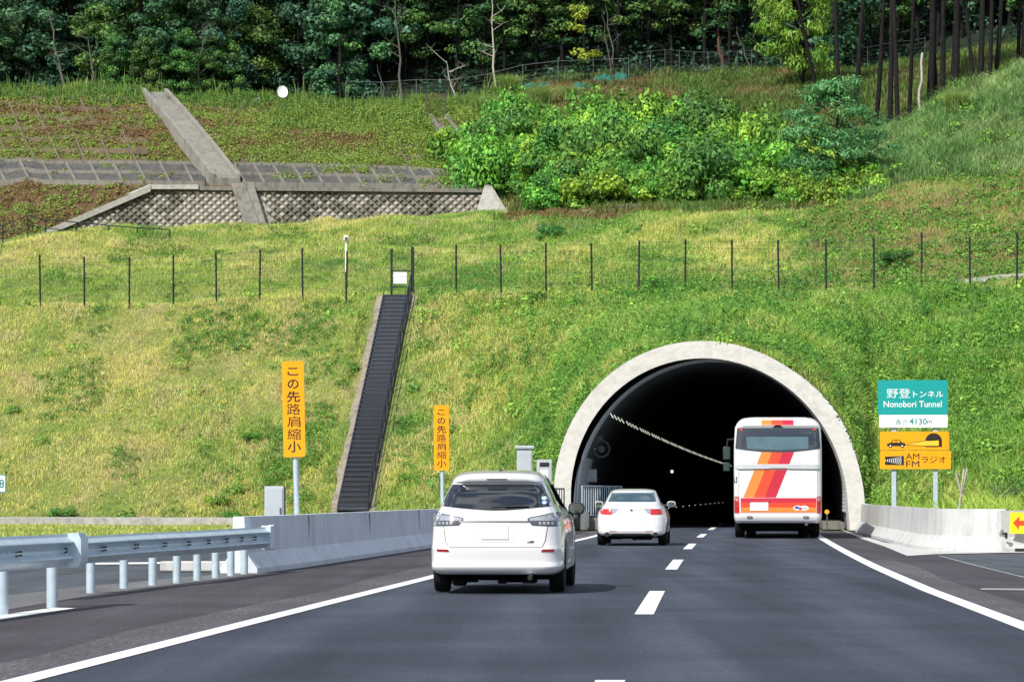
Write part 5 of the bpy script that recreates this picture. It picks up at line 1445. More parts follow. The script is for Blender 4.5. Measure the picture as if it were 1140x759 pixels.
def blades(name, p, h, w, lean, col, m=GRASSM, **kw):
    n = len(p); th = RNG.random(n) * 6.283; sd_ = np.stack([np.cos(th), np.sin(th), np.zeros(n)], -1) * (w / 2)[:, None]
    lv = np.stack([RNG.normal(0, 1, n), RNG.normal(0, 1, n), np.zeros(n)], -1) * (h * lean)[:, None]
    up = np.zeros((n, 3)); up[:, 2] = h
    base = p - np.array((0, 0, 0.04))
    mid = base + up * 0.55 + lv * 0.3; tip = base + up * (1.0 - 0.25 * np.minimum(1, lean * 2))[:, None] + lv
    Vv = np.stack([base - sd_, base + sd_, mid - sd_ * .75, mid + sd_ * .75, tip], 1).reshape(-1, 3)
    o = np.arange(n)[:, None] * 5
    loops = np.concatenate([o + 0, o + 1, o + 3, o + 2, o + 2, o + 3, o + 4], 1).ravel()
    st = (np.arange(n)[:, None] * 7 + np.array([[0, 4]])).ravel()
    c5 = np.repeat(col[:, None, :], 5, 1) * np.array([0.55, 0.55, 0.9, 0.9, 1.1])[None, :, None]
    return np_mesh(name, Vv, loops, st, None, m, np.clip(c5.reshape(-1, 3), 0, 0.9), **kw)
def kites(name, p, nrm, size, col, asp=0.55, m=LEAF, **kw):
    n = len(p); nrm = nrm / np.maximum(1e-6, np.linalg.norm(nrm, axis=1))[:, None]
    r = RNG.normal(0, 1, (n, 3)); t = np.cross(nrm, r); t /= np.maximum(1e-6, np.linalg.norm(t, axis=1))[:, None]; b = np.cross(nrm, t)
    s = size[:, None]
    droop = nrm * s * -0.12
    Vv = np.stack([p - t * s * .5, p + b * s * asp * .5 + t * s * 0.05 - droop, p + t * s * .55 + droop, p - b * s * asp * .5 + t * s * 0.05 - droop], 1).reshape(-1, 3)
    o = np.arange(n)[:, None] * 4
    loops = (o + np.array([[0, 1, 3, 1, 2, 3]])).ravel(); st = np.arange(n * 2) * 3
    return np_mesh(name, Vv, loops, st, None, m, np.clip(np.repeat(col, 4, 0), 0, 0.9), **kw)
def mixc(a, b, t): return a[None, :] * (1 - t[:, None]) + b[None, :] * t[:, None]
def jit(c, lo=0.65, hi=1.3):
    return c * RNG.uniform(lo, hi, (len(c), 1)) * RNG.uniform(0.93, 1.07, c.shape)

# --- grass of the lower slope and the bank up to the crest
stair_line = 393 + (442 - 393) * CT
near_stair = (np.abs(CPX - stair_line) < 26) & (CSEG == 0)
low = ((CSEG <= 2) | ((CSEG == 3) & (CPX < 562))) & (CPX > -340) & (CPX < 1490)
dens = np.where(low, 250.0, 0.0) * np.where(CSEG == 2, 0.75, 1.0)
dens = np.where(near_stair, 0, dens) * np.where((CPX < -60) | (CPX > 1200), .5, 1.0)
dens = np.where((CSEG == 2) & (CPX > 905), dens * 0.55, dens)
p, px, py, sg_ = scatter(dens)
x, d = p[:, 0], p[:, 1]
n1 = fbm(x, d, 4.0, 31); n2 = fbm(x, d, 1.3, 41); n3 = fbm(x, d, 9.0, 51)
wy = np.interp(px, [0, 250, 380, 430, 520, 600, 680, 1000, 1140], [1.05, 1.02, .80, .60, .62, .30, .12, .06, .0])
wy = np.where(sg_ >= 1, np.interp(px, [0, 300, 500, 700, 900], [.80, .68, .45, .36, .45]), wy)
wy = wy - np.where((px > 215) & (px < 420) & (py > 470) & (sg_ == 0), .35, 0)
t = np.clip(wy + (n1 - .5) * np.where(wy > .8, 1.2, 1.7) + (n3 - .5) * .8, 0, 1)
col = mixc(MG, YG, t)
col = np.where((n2 < .40)[:, None], col * .45 + LG * .45, col)
dk = np.clip((.41 - n1) * 6 + (.43 - n2) * 2.5, 0, 1) * np.where(wy > .7, .15, .9)
col = col * (1 - dk[:, None]) + DG * dk[:, None]
tn = np.clip((n2 - .53) * 5, 0, np.where((px < 400) & (sg_ == 0), .8, .5)) * np.where(wy > .4, 1, .4)
col = col * (1 - tn[:, None]) + TAN * tn[:, None]
rb = (sg_ == 2) & (px > 900)
tb = np.clip((n2 - .42) * 4, 0, .9); col = np.where(rb[:, None], col * (1 - tb[:, None]) * .8 + (BRN * .7 + TAN * .2) * tb[:, None], col)
dk2 = ((sg_ == 2) & (py > 300))                        # coarser, darker growth behind the fence
col = np.where(dk2[:, None], col * .6 + MG * .35, col)
hgt = np.interp(wy, [0, .3, 1], [.42, .31, .21]) * (0.45 + 0.55 * n1 + 0.6 * n2) * RNG.uniform(.55, 1.4, len(p))
nr = np.abs(np.hypot(px - RING_PX, py - RING_PY) - RING_RO)
hgt = np.where((sg_ == 0) & (nr < 45) & (px > 560) & (px < 1000), hgt * 1.25, hgt)
ov = (np.hypot(px - RING_PX, py - RING_PY) < RING_RO + 5) & (np.abs(px - RING_PX) < 178); hgt = np.where(ov, hgt * .55, hgt)
wd = np.interp(hgt, [.2, .5, .9], [.022, .032, .045]) * RNG.uniform(.7, 1.3, len(p))
tag(blades('grass', p, hgt, wd, RNG.uniform(.2, .6, len(p)), jit(col, .6, 1.3)), 'yellow green grass covering the slope from the road up past the fence', 'grass', kind='stuff')

sp_ = (CPX > 925) & (CPX < 1490) & ((CSEG == 3) | (CSEG == 4) | (CSEG == 5))
# --- broad leaved weeds in the grass, in clumps
def clump_leaves(c, r, hh, n, size, col, jr=(0.6, 1.25), up=0.6):
    """n leaves around each centre; returns p, normals, sizes, colours"""
    k = len(c); idx = np.repeat(np.arange(k), n)
    q = RNG.normal(0, 1, (k * n, 3)); q /= np.linalg.norm(q, axis=1)[:, None]; q[:, 2] = np.abs(q[:, 2])
    rad = RNG.uniform(.55, 1.0, (k * n, 1))
    off = q * rad * np.stack([r[idx], r[idx], hh[idx]], -1)
    nn = q + np.array((0, 0, up)) + RNG.normal(0, .35, q.shape)
    return c[idx] + off, nn, size[idx] * RNG.uniform(.6, 1.3, k * n), jit(col[idx], *jr)
dens = np.where(low & ~near_stair, 3.6, 0) * np.where(CSEG == 2, .8, 1.0)
pm = np.clip((fbm(CX_, CD_ * .6, 2.6, 133) - .56) * 12, 0, 1)
dens *= np.where(CPX < 600, .10 + pm * 3.2, np.interp(CPX, [600, 700, 1000], [1.3, 1.7, 2.0]) * np.clip((.62 - fbm(CX_, CD_, 4.0, 31)) * 6, .2, 1))
dens *= np.where((CPX > 215) & (CPX < 420) & (CPY > 470), 2.6, 1)
p, px, py, sg_ = scatter(dens)
k = len(p); r = RNG.uniform(.14, .40, k); g_ = RNG.random(k)
col = mixc(np.array((.09, .24, .045)), np.array((.26, .46, .07)), np.clip(g_ * .8 + np.interp(px, [300, 600, 900], [-.1, .25, .2]), 0, 1))
a = clump_leaves(p, r, r * RNG.uniform(.6, 1.2, k), 26, np.interp(px, [0, 600, 950, 1000], [.095, .105, .12, .15]) * RNG.uniform(.8, 1.2, k), col)
tag(kites('weeds', *a), 'clumps of leafy green weeds in the slope grass', 'weeds', kind='stuff')

# --- overgrown crib slope: low tufted shrubs, brown and green
ul = ((CSEG == 6) & (CPX < 548) & (CPX > -340)) | ((CSEG == 4) & (CPX < 175) & (CPX > -340)) | ((CSEG == 5) & (CPX < 548) & (CPX > -340) & (fbm(CX_, CD_, 1.6, 77) > .66))
ul &= ~((CPX > 160) & (CPX < 268) & (np.abs(CPX - np.interp(CPY, [112, 210], [178, 252])) < 20))
ul &= ~((CPX > 476) & (np.abs(CPX - np.interp(CPY, [148, 212], [492, 537])) < 8))
dens = np.where(ul, 13.0, 0) * np.interp(CPX, [200, 300, 480], [1, 1.25, 1.6])
p, px, py, sg_ = scatter(dens)
k = len(p); n1 = fbm(p[:, 0], p[:, 1] * 1.5, 3.0, 61); gr = np.clip((n1 - .45) * 3 + np.interp(px, [-50, 180, 230, 400, 480], [.52, .48, .85, 1.1, 1.3]) + RNG.normal(0, .3, k), 0, 1)
col = mixc(np.array((.30, .19, .085)), np.array((.25, .41, .075)), gr)
r = RNG.uniform(.14, .34, k) * np.interp(px, [200, 280, 480], [1, 1.5, 2.2])
tag(kites('ground_cover', *clump_leaves(p, r, r * 1.1, 18, np.full(k, .13), col)), 'low brown and green shrubs covering the crib slope', 'ground cover', kind='stuff')

# --- tall spiky weeds along the crest of the crib slope
cr = (CSEG == 7) & (CPX < 560) & (CPX > -340) & (CT < .55)
cr |= (CSEG == 6) & (CPX < 560) & (CPX > -340) & (CT > .86)
cr |= (CSEG == 6) & (CPX < 500) & (CPX > 300) & (CT > .55)
p, px, py, sg_ = scatter(np.where(cr, 42.0, 0))
n1 = fbm(p[:, 0], p[:, 1], 1.1, 71)
hgt = (.35 + 1.3 * np.clip(n1 - .30, 0, 1)) * RNG.uniform(.5, 1.25, len(p)); hgt *= np.where(RNG.random(len(p)) < .04, 1.8, .85)
col = mixc(np.array((.085, .20, .04)), np.array((.27, .40, .085)), np.clip(n1 * 1.5 - .3 + RNG.normal(0, .2, len(p)), 0, 1))
tag(blades('tall_weeds', p, hgt, RNG.uniform(.045, .09, len(p)), np.full(len(p), .12), jit(col)), 'tall spiky light green weeds along the crest below the forest', 'weeds', kind='stuff')

# upright leafy stems, thick around the portal and along the fence
st = np.where(low & ~near_stair & (CSEG <= 1), 1, 0) * np.interp(CPX, [0, 380, 470, 560, 640, 800, 1140], [.05, .15, .6, 3.5, 6.0, 6.0, 7.0]) * np.clip((fbm(CX_, CD_, 3.0, 143) - .36) * 6, .08, 1)
st += np.where((CSEG == 2) & (CT < .35) & (CPX > 480) & (CPX < 1200), 1.6, 0) * np.clip((fbm(CX_, CD_, 3.0, 143) - .42) * 6, 0, 1)
st += np.where((CSEG == 0) & ~near_stair & (CPX > 215) & (CPX < 370) & (CPY > 490), 2.0, 0)
p, px, py, sg_ = scatter(st)
k = len(p); hh = RNG.uniform(.40, 1.1, k); nl = 22; idx = np.repeat(np.arange(k), nl); f = RNG.random(k * nl); a_ = RNG.random(k * nl) * 6.283
rad = (.16 * (1 - f) + .05) * RNG.uniform(.5, 1.2, k * nl); lean_ = RNG.normal(0, .12, (k, 2))
pp = p[idx] + np.stack([np.cos(a_) * rad + lean_[idx, 0] * f, np.sin(a_) * rad + lean_[idx, 1] * f, f * hh[idx]], -1)
nn = np.stack([np.cos(a_) * .7, np.sin(a_) * .7, np.full(k * nl, .8)], -1) + RNG.normal(0, .3, (k * nl, 3))
col = mixc(np.array((.10, .28, .05)), np.array((.38, .62, .11)), np.clip((fbm(p[:, 0], p[:, 1], 1.8, 153) - .32) * 2.4 + RNG.normal(0, .12, k), 0, 1))
tag(kites('upright_weeds', pp, nn, RNG.uniform(.09, .17, k * nl), jit(col[idx] * (.65 + .5 * f)[:, None], .84, 1.14), .36), 'upright leafy stems thick around the portal and along the fence', 'weeds', kind='stuff')
big = np.where(low & ~near_stair & (CSEG <= 1), .22, 0) * np.interp(CPX, [0, 400, 560, 640, 960, 1140], [.25, .5, 1.2, 2.2, 2.6, 3.2]) + np.where((CSEG == 2) & (CPX > 560) & (CPX < 1200), .10, 0)
big = big + np.where(sp_, .22, 0)
p, px, py, sg_ = scatter(big)
k = len(p); r = RNG.uniform(.30, .70, k); g_ = RNG.random(k)
tag(kites('bushy_weeds', *clump_leaves(p, r, r * RNG.uniform(.7, 1.3, k), 70, RNG.uniform(.11, .20, k), mixc(np.array((.08, .24, .05)), np.array((.30, .54, .08)), g_), (.5, 1.35))), 'bushy leafy weeds scattered through the grass around the portal', 'weeds', kind='stuff')
p, px, py, sg_ = scatter(np.where(cr & (CPX < 545), 2.6, 0))
k = len(p); r = RNG.uniform(.15, .40, k)
tag(kites('leafy_weeds', *clump_leaves(p + np.array((0, 0, .12)), r, r * 1.3, 24, np.full(k, .15), mixc(np.array((.07, .17, .035)), np.array((.20, .36, .07)), RNG.random(k)))), 'leafy weeds among the tall spikes along the crest', 'weeds', kind='stuff')
# --- upper meadow behind the dense shrubs, and the tall grass spur on the right
md = ((CSEG == 6) | (CSEG == 7) | (((CSEG == 3) | (CSEG == 4) | (CSEG == 5)) & (CPX < 935))) & (CPX > 548) & (CPX < 1490)
p, px, py, sg_ = scatter(np.where(md, 60.0, 0))
n1 = fbm(p[:, 0], p[:, 1], 3.2, 81); n2 = fbm(p[:, 0], p[:, 1], 1.2, 83)
wb = np.clip((n1 - .42) * 3.5 + np.where((px > 560) & (px < 760) & (py > 90), .38, -.12), 0, .9)
col = mixc(np.array((.16, .28, .06)), np.array((.28, .19, .085)), wb); col *= np.where(n2 < .42, .6, 1.0)[:, None]  # brown and green patches, darkened for the shade of the trees
hgt = (.30 + .7 * np.clip(n2 - .3, 0, 1)) * RNG.uniform(.6, 1.4, len(p)) * np.where(wb > .5, .6, 1.1)
tag(blades('meadow_grass', p, hgt, RNG.uniform(.04, .07, len(p)), np.full(len(p), .35), jit(col)), 'patchy brown and green meadow grass below the forest edge', 'grass', kind='stuff')
p, px, py, sg_ = scatter(np.where(sp_, 95.0, 0) * np.clip((CPX - 925) / 40, 0, 1))
n1 = fbm(p[:, 0], p[:, 1], 3.0, 91); n2 = fbm(p[:, 0], p[:, 1], 1.0, 93)
col = mixc(np.array((.17, .36, .10)), np.array((.50, .64, .27)), np.clip((n1 - .3) * 1.6 + RNG.normal(0, .15, len(p)), 0, 1)); col *= np.where(n2 < .40, .5, 1.0)[:, None]
hgt = (.45 + 1.0 * np.clip(n2 - .25, 0, 1)) * RNG.uniform(.6, 1.3, len(p))
tag(blades('tall_grass', p, hgt, RNG.uniform(.03, .055, len(p)), np.full(len(p), .45), jit(col)), 'tall arching grass over the spur on the right', 'grass', kind='stuff')

# --- flat verge grass on the left and behind the right barrier
def flat_grass(name, n, xr, dr, h0, h1, c0, c1, label, keep=None, w=(.025, .045)):
    x = RNG.uniform(*xr, n); d = RNG.uniform(*dr, n)
    if keep is not None:
        kk = keep(x, d); x, d = x[kk], d[kk]
    n1 = fbm(x, d, 2.0, 101); p = np.stack([x, d, np.zeros(len(x))], -1)
    col = mixc(np.array(c0), np.array(c1), np.clip((n1 - .3) * 2 + RNG.normal(0, .2, len(x)), 0, 1))
    hgt = (h0 + (h1 - h0) * n1) * RNG.uniform(.5, 1.3, len(x))
    return tag(blades(name, p, hgt, RNG.uniform(*w, len(x)), np.full(len(x), .3), jit(col)), label, 'grass', kind='stuff')
flat_grass('verge_grass', 60000, (-26, 2), (92, 127), .08, .26, (.24, .42, .07), (.80, .78, .22), 'short verge grass in front of the gutter on the left', lambda x, d: (x < lb_arr(d) - 0.9) & (x < X_at_arr(470, d))) if False else None
def lb_arr(d): return np.interp(d, [20, 33, 45, 52, 55.8, 75.4, 113, 125], [-7.2, -5.9, -4.75, -4.0, -3.56, -1.93, 2.0, 3.0])
flat_grass('verge_grass', 60000, (-26, 2), (92, 127), .08, .26, (.24, .42, .07), (.80, .78, .22), 'short verge grass in front of the gutter on the left', lambda x, d: x < lb_arr(d) - 0.9)
def right_keep(x, d): return (x > np.interp(d, [70, 72.6, 80, 90, 100, 112], [30, 10.2, 10.4, 11.0, 11.7, 13.0])) & (d > np.interp(x, [9, 10, 14, 30], [73, 72.6, 73.6, 78]))
flat_grass('verge_grass', 60000, (9, 30), (72, 113), .30, .95, (.13, .25, .03), (.36, .42, .06), 'bright rank grass behind the right barrier', right_keep, (.03, .05))

flat_grass('rank_grass', 6000, (11.3, 17), (79, 100), .7, 1.7, (.26, .50, .06), (.60, .74, .14), 'bright tall grass clump behind the barrier at the right edge', None, (.03, .055))
# --- crowns, shrubs, trees
def crown_mesh(name, cl, n, size, c0, c1, asp=.6, up=.45, parent=None, jr=(.5, 1.4)):
    """cl: list of (x, y, z, rx, rz); leaves lie on the outer part of each clump"""
    cl = np.array(cl); k = len(cl); idx = np.repeat(np.arange(k), n)
    q = RNG.normal(0, 1, (k * n, 3)); q /= np.linalg.norm(q, axis=1)[:, None]
    rad = RNG.uniform(.35, 1.05, (k * n, 1)) ** .7
    off = q * rad * np.stack([cl[idx, 3], cl[idx, 3], cl[idx, 4]], -1)
    tone = RNG.random(k)
    col = mixc(np.array(c0), np.array(c1), np.clip(tone[idx] + RNG.normal(0, .15, k * n), 0, 1))
    nn = q + np.array((0, 0, up)) + RNG.normal(0, .4, q.shape)
    return kites(name, cl[idx, :3] + off, nn, size * RNG.uniform(.6, 1.35, k * n), jit(col, *jr), asp, parent=parent)
def limb(mb, a, b, r0, r1, m, rnd, sag=0.0):
    a = Vector(a); b = Vector(b); pts = []; rr = []
    for i in range(5):
        t = i / 4; p = a.lerp(b, t) + Vector((rnd.uniform(-1, 1), rnd.uniform(-1, 1), 0)) * 0.04 * (b - a).length * math.sin(math.pi * t)
        p.z += sag * math.sin(math.pi * t); pts.append(p); rr.append(r0 + (r1 - r0) * t)
    mb.tube(pts, rr, m, n=6, cap=True)
def make_tree(kind, seed, c0, c1, name):
    rnd = random.Random(seed); root = empty(name, (0, 0, 0)); mb = MB(); cl = []
    bark = BARK
    if kind == 'broad':
        hgt = rnd.uniform(10, 13); bend = Vector((rnd.uniform(-.6, .6), rnd.uniform(-.5, .5), 0))
        tp = [Vector((0, 0, -.5)), Vector((0, 0, 0)) , bend * .4 + Vector((0, 0, hgt * .35)), bend + Vector((0, 0, hgt * .85))]
        mb.tube(tp, [.30, .24, .17, .05], bark, n=8)
        for i in range(46):
            z = rnd.uniform(.07, 1.0) * hgt; f = z / hgt; R_ = 3.3 * math.sin(math.pi * min(.97, .22 + .74 * f)) ** .7 * rnd.uniform(.35, 1.0)
            a_ = rnd.uniform(0, 6.283); c = Vector((R_ * math.cos(a_), R_ * math.sin(a_), z)) + bend * f
            s_ = rnd.uniform(.7, 1.35); cl.append((*c, s_, s_ * rnd.uniform(.5, .8)))
            if i % 2 == 0: limb(mb, bend * f * .8 + Vector((0, 0, max(.8, z - 1.2))), c, .07, .02, bark, rnd)
        crown = (150, .34)
    elif kind == 'pine':
        hgt = rnd.uniform(13, 16); bend = Vector((rnd.uniform(-.7, .7), rnd.uniform(-.5, .5), 0))
        mb.tube([Vector((0, 0, -.5)), Vector((0, 0, 0)), bend * .5 + Vector((0, 0, hgt * .5)), bend + Vector((0, 0, hgt))], [.14, .115, .09, .03], bark, n=8)
        for i in range(34):
            z = rnd.uniform(.14, 1.0) * hgt; f = z / hgt; R_ = (2.7 - 1.9 * f) * rnd.uniform(.35, 1.1); a_ = rnd.uniform(0, 6.283)
            if f < .38 and rnd.random() < .45:
                limb(mb, bend * f + Vector((0, 0, z)), bend * f + Vector((R_ * math.cos(a_), R_ * math.sin(a_), z + rnd.uniform(-.2, .6))), .03, .008, BARK, rnd); continue
            c = Vector((R_ * math.cos(a_), R_ * math.sin(a_), z)) + bend * f
            s_ = rnd.uniform(.55, 1.05); cl.append((*c, s_, s_ * .38)); limb(mb, bend * f + Vector((0, 0, z + .2)), c, .045, .012, bark, rnd)
        crown = (95, .26)
    elif kind == 'tall':
        hgt = rnd.uniform(17, 20); bend = Vector((rnd.uniform(-.4, .4), rnd.uniform(-.4, .4), 0))
        pts = []; rr = []
        for i in range(9):
            f = i / 8; pts.append(bend * f * f + Vector((rnd.uniform(-.05, .05), rnd.uniform(-.05, .05), hgt * f - (.4 if i == 0 else 0)))); rr.append(.150 * (1 - f) ** .8 + .03)
        mb.tube(pts, rr, bark, n=10)
        for i in range(10):
            z = rnd.uniform(2.5, hgt * .5); a_ = rnd.uniform(0, 6.283); l_ = rnd.uniform(.3, 1.5)
            limb(mb, bend * (z / hgt) ** 2 + Vector((0, 0, z)), bend * (z / hgt) ** 2 + Vector((l_ * math.cos(a_), l_ * math.sin(a_), z + rnd.uniform(-.3, .5) * l_)), .028, .008, BARK_PALE if i % 4 == 0 else bark, rnd)
        for i in range(20):
            z = rnd.uniform(.56, 1.0) * hgt; f = z / hgt; R_ = (2.6 - 1.8 * f) * rnd.uniform(.3, 1.2); a_ = rnd.uniform(0, 6.283)
            c = Vector((R_ * math.cos(a_), R_ * math.sin(a_), z)) + bend * f * f; s_ = rnd.uniform(.6, 1.1); cl.append((*c, s_, s_ * .45)); limb(mb, bend * f * f + Vector((0, 0, z)), c, .04, .012, bark, rnd)
        crown = (90, .28)
    elif kind == 'shrub':
        for i in range(15):
            a_ = rnd.uniform(0, 6.283); R_ = 1.5 * math.sqrt(rnd.random()); z = rnd.uniform(.15, 1.75) * (1 - .35 * R_ / 1.5)
            s_ = rnd.uniform(.42, .8); c = Vector((R_ * math.cos(a_), R_ * math.sin(a_), z)); cl.append((*c, s_, s_ * rnd.uniform(.5, .85)))
            limb(mb, (c.x * .15, c.y * .15, -.3), c, .03, .01, bark, rnd)
        crown = [(190, .15), (130, .20), (150, .175), (110, .23)][seed % 4]
    elif kind == 'sapling':
        mb.tube([(0, 0, -.3), (.05, 0, 1.6), (-.1, 0, 3.2), (.1, 0, 4.6)], [.05, .045, .03, .01], bark, n=7)
        for i in range(13):
            z = rnd.choice([rnd.uniform(1.5, 2.3), rnd.uniform(3.0, 4.9)]); a_ = rnd.uniform(0, 6.283); R_ = rnd.uniform(.1, .95); c = Vector((R_ * math.cos(a_), R_ * math.sin(a_), z)); cl.append((*c, rnd.uniform(.28, .5), rnd.uniform(.2, .34))); limb(mb, (0, 0, z - .3), c, .018, .006, bark, rnd)
        crown = (38, .24)
    elif kind == 'feather':
        mb.tube([(0, 0, -.4), (.1, 0, 1.2), (-.1, .1, 2.6), (.1, .1, 4.2)], [.09, .08, .05, .015], bark, n=7)
        for i in range(60):
            f = rnd.random(); z = .5 + 3.9 * f; R_ = 2.3 * math.sin(math.pi * (.20 + .70 * f)) * math.sqrt(rnd.random()); a_ = rnd.uniform(0, 6.283)
            c = Vector((R_ * math.cos(a_), R_ * math.sin(a_), z)); cl.append((*c, rnd.uniform(.5, .85), rnd.uniform(.16, .28))); limb(mb, (0, 0, z - .5), c, .025, .008, bark, rnd)
        crown = (120, .22)
    mb.build('trunk' if kind != 'shrub' else 'stems', root, smooth=60)
    crown_mesh('crown', cl, crown[0], crown[1], c0, c1, parent=root, asp=.30 if kind == 'feather' else .6, up=.9 if kind in ('pine', 'feather') else .45)
    return root
class Kind:
    def __init__(s, protos): s.p = [(o, tree_of(o)) for o in protos]; s.used = [False] * len(protos); s.n = 0
    def put(s, loc, sc, label, cat, group, rz=None, tilt=(0, 0), k=None):
        i = s.n % len(s.p) if k is None else k; s.n += 1
        o, kids = s.p[i]
        if s.used[i]: o = copy_tree(o, kids)
        s.used[i] = True
        o.location = loc; o.scale = (sc, sc, sc) if not isinstance(sc, tuple) else sc
        o.rotation_euler = (tilt[0], tilt[1], random.uniform(0, 6.28) if rz is None else rz)
        o['label'] = label; o['category'] = cat
        if group: o['group'] = group
        elif 'group' in o: del o['group']
        return o
random.seed(21)
D0, D1 = (.034, .105, .055), (.11, .24, .09)
broad = Kind([make_tree('broad', 100 + i, c[0], c[1], 'broadleaf_tree') for i, c in enumerate([(D0, D1), ((.042, .125, .075), (.14, .29, .14)), ((.04, .12, .04), (.18, .34, .07)), (D0, (.09, .20, .10))])])
pine = Kind([make_tree('pine', 200 + i, (.038, .11, .045), (.15, .29, .07), 'pine_tree') for i in range(4)])
tall = Kind([make_tree('tall', 300 + i, (.018, .05, .018), (.06, .12, .03), 'tall_pine') for i in range(4)])
shrub = Kind([make_tree('shrub', 400 + i, c[0], c[1], 'leafy_shrub') for i, c in enumerate([((.075, .22, .04), (.22, .47, .065)), ((.09, .27, .045), (.29, .56, .075)), ((.05, .16, .04), (.15, .36, .07)), ((.08, .24, .04), (.31, .55, .06))])])
yshrub = Kind([make_tree('shrub', 450 + i, (.12, .27, .04), (.32, .49, .06), 'leafy_shrub') for i in range(2)])

# dense broadleaf wood on the left
for row, (dd, st, sc0) in enumerate(((212.5, 40, .85), (219, 36, 1.0), (227, 42, 1.1))):
    px = -170 + 13 * row
    while px < 432:
        if row == 0 and 60 < px < 100: px += 25; continue
        broad.put(hill_at(px, dd + random.uniform(-1.5, 1.5)) - Vector((0, 0, .2)), sc0 * random.uniform(.78, 1.12), ['dark broadleaf tree in the front row of the dense left wood', 'dark broadleaf tree half hidden in the middle of the left wood', 'dark broadleaf tree at the back of the left wood'][row], 'tree', ['trees in front of the left wood', 'trees inside the left wood', 'trees at the back of the left wood'][row])
        px += st * random.uniform(.8, 1.25)
for px, d_, s_ in ((128, 209.5, .36), (165, 209, .40), (205, 209.5, .44), (236, 210, .42), (258, 210.5, .38)):
    broad.put(hill_at(px, d_) - Vector((0, 0, .5)), s_, 'small rounded olive tree at the foot of the left wood behind the crest weeds', 'tree', 'small trees below the left wood', k=2)
# pine wood in the middle
for row, (dd, st) in enumerate(((213, 30), (218, 26), (225, 30))):
    px = 372 + 9 * row
    while px < 872:
        pine.put(hill_at(px, dd + random.uniform(-1.5, 1.5)) - Vector((0, 0, .2)), random.uniform(.85, 1.15), ['slender pine in the front row of the dark middle wood behind the chain link fences', 'slender pine deep inside the dark middle wood', 'slender pine deep inside the dark middle wood'][row], 'tree', ['front pines of the middle wood', 'inner pines of the middle wood', 'inner pines of the middle wood'][row])
        px += st * random.uniform(.75, 1.3)
for px in (400, 450, 520, 585, 640, 705, 760, 815, 870):
    broad.put(hill_at(px, 223 + random.uniform(-3, 3)) - Vector((0, 0, .3)), random.uniform(.75, 1.05), 'dark bushy tree filling the gaps behind the slender pines', 'tree', 'bushy trees behind the pines')
# right wood behind the meadow
for row, dd in enumerate((212, 219)):
    px = 885 + 12 * row
    while px < 1310:
        (pine if (int(px) + row) % 3 else broad).put(hill_at(px, dd + random.uniform(-1.5, 1.5)) - Vector((0, 0, .2)), random.uniform(.9, 1.15), 'dark tree in the shaded right wood behind the tall trunks', 'tree', 'trees in the right wood')
        px += 27 * random.uniform(.75, 1.3)
# tall trunks on the right crest: (base px, base py, px at the top of the frame, py there, thickness)
TR = [(915, 124, 888, 25, .75), (935, 121, 923, 0, .95), (951, 121, 941, 0, 1.0), (975, 145, 958, 0, 1.0), (990, 144, 980, 0, 1.1), (1000, 143, 988, 0, 1.0), (1011, 139, 992, 40, .9),
      (1036, 116, 1028, 0, 1.55), (1041, 112, 1033, 0, 1.1), (1049, 109, 1044, 0, 1.1), (1060, 105, 1054, 0, .9), (1065, 103, 1056, 0, 1.25), (1084, 95, 1075, 20, .8), (1092, 96, 1081, 0, 1.2), (1101, 92, 1098, 0, .9), (1109, 88, 1102, 0, 1.0), (1133, 74, 1131, 0, .8), (1138.5, 71, 1133, 0, 1.0)]
ORD = ['first', 'second', 'third', 'fourth', 'fifth', 'sixth', 'seventh', 'eighth', 'ninth', 'tenth', 'eleventh', 'twelfth', 'thirteenth', 'fourteenth', 'fifteenth', 'sixteenth', 'seventeenth', 'eighteenth']
for i, (bx, by, tx, ty, th) in enumerate(TR):
    b = on_hill(bx, by, 174) or hill_at(bx, 182)
    ex = {0: ', leaning left', 7: ', the thickest', 13: ', greyer'}.get(i, '')
    tall.put(b - Vector((0, 0, .35)), (th * .82, th * .82, 1.0), ORD[i].capitalize() + ' from the left of the tall trunks on the right crest' + ex, 'tree', 'tall bare trunks on the right crest', tilt=(R(random.uniform(-1, 1)), math.atan2(tx - bx, by - ty)))
# single stems that stand out
def bare(px, py, tx, ty, d, r, label, m, nb, seed, cut=False):
    rnd = random.Random(seed); b = hill_at(px, d); b.z -= .2
    root = tag(empty('bare_tree', b), label, 'tree'); tp = P(tx, ty, d) - b
    mb = MB(); pts = []; rr = []
    for i in range(8):
        t = i / 7; pts.append(tp * t + Vector((rnd.uniform(-.1, .1), rnd.uniform(-.1, .1), 0)) * (1 if 0 < i < 7 else 0)); rr.append(r * (1 - t * (.2 if cut else .75)))
    mb.tube(pts, rr, m, n=8)
    if nb:
        for i in range(nb):
            t = rnd.uniform(.35, .98); a_ = rnd.uniform(0, 6.283); l_ = rnd.uniform(.5, 1.5); o = tp * t; e_ = o + Vector((l_ * math.cos(a_), l_ * math.sin(a_) * .6, l_ * rnd.uniform(.1, .9)))
            limb(mb, o, e_, r * .35, r * .08, m, rnd)
            for _ in range(3):
                s_ = o.lerp(e_, rnd.uniform(.4, .95)); limb(mb, s_, s_ + Vector((rnd.uniform(-.5, .5), rnd.uniform(-.3, .3), rnd.uniform(0, .5))), r * .14, r * .04, m, rnd)
    mb.build('trunk', root, smooth=60)
    return root
bare(73, 90, 53, 8, 207.5, .11, 'pale thin trunk leaning left at the edge of the left wood', BARK_PALE, 3, 1)
bare(105, 100, 98, 40, 207.5, .09, 'dim crooked stem in the left wood', BARK_PALE, 4, 2)
bare(219, 100, 226, 28, 209, .06, 'bare grey branching sapling above the olive trees', BARK_PALE, 9, 3)
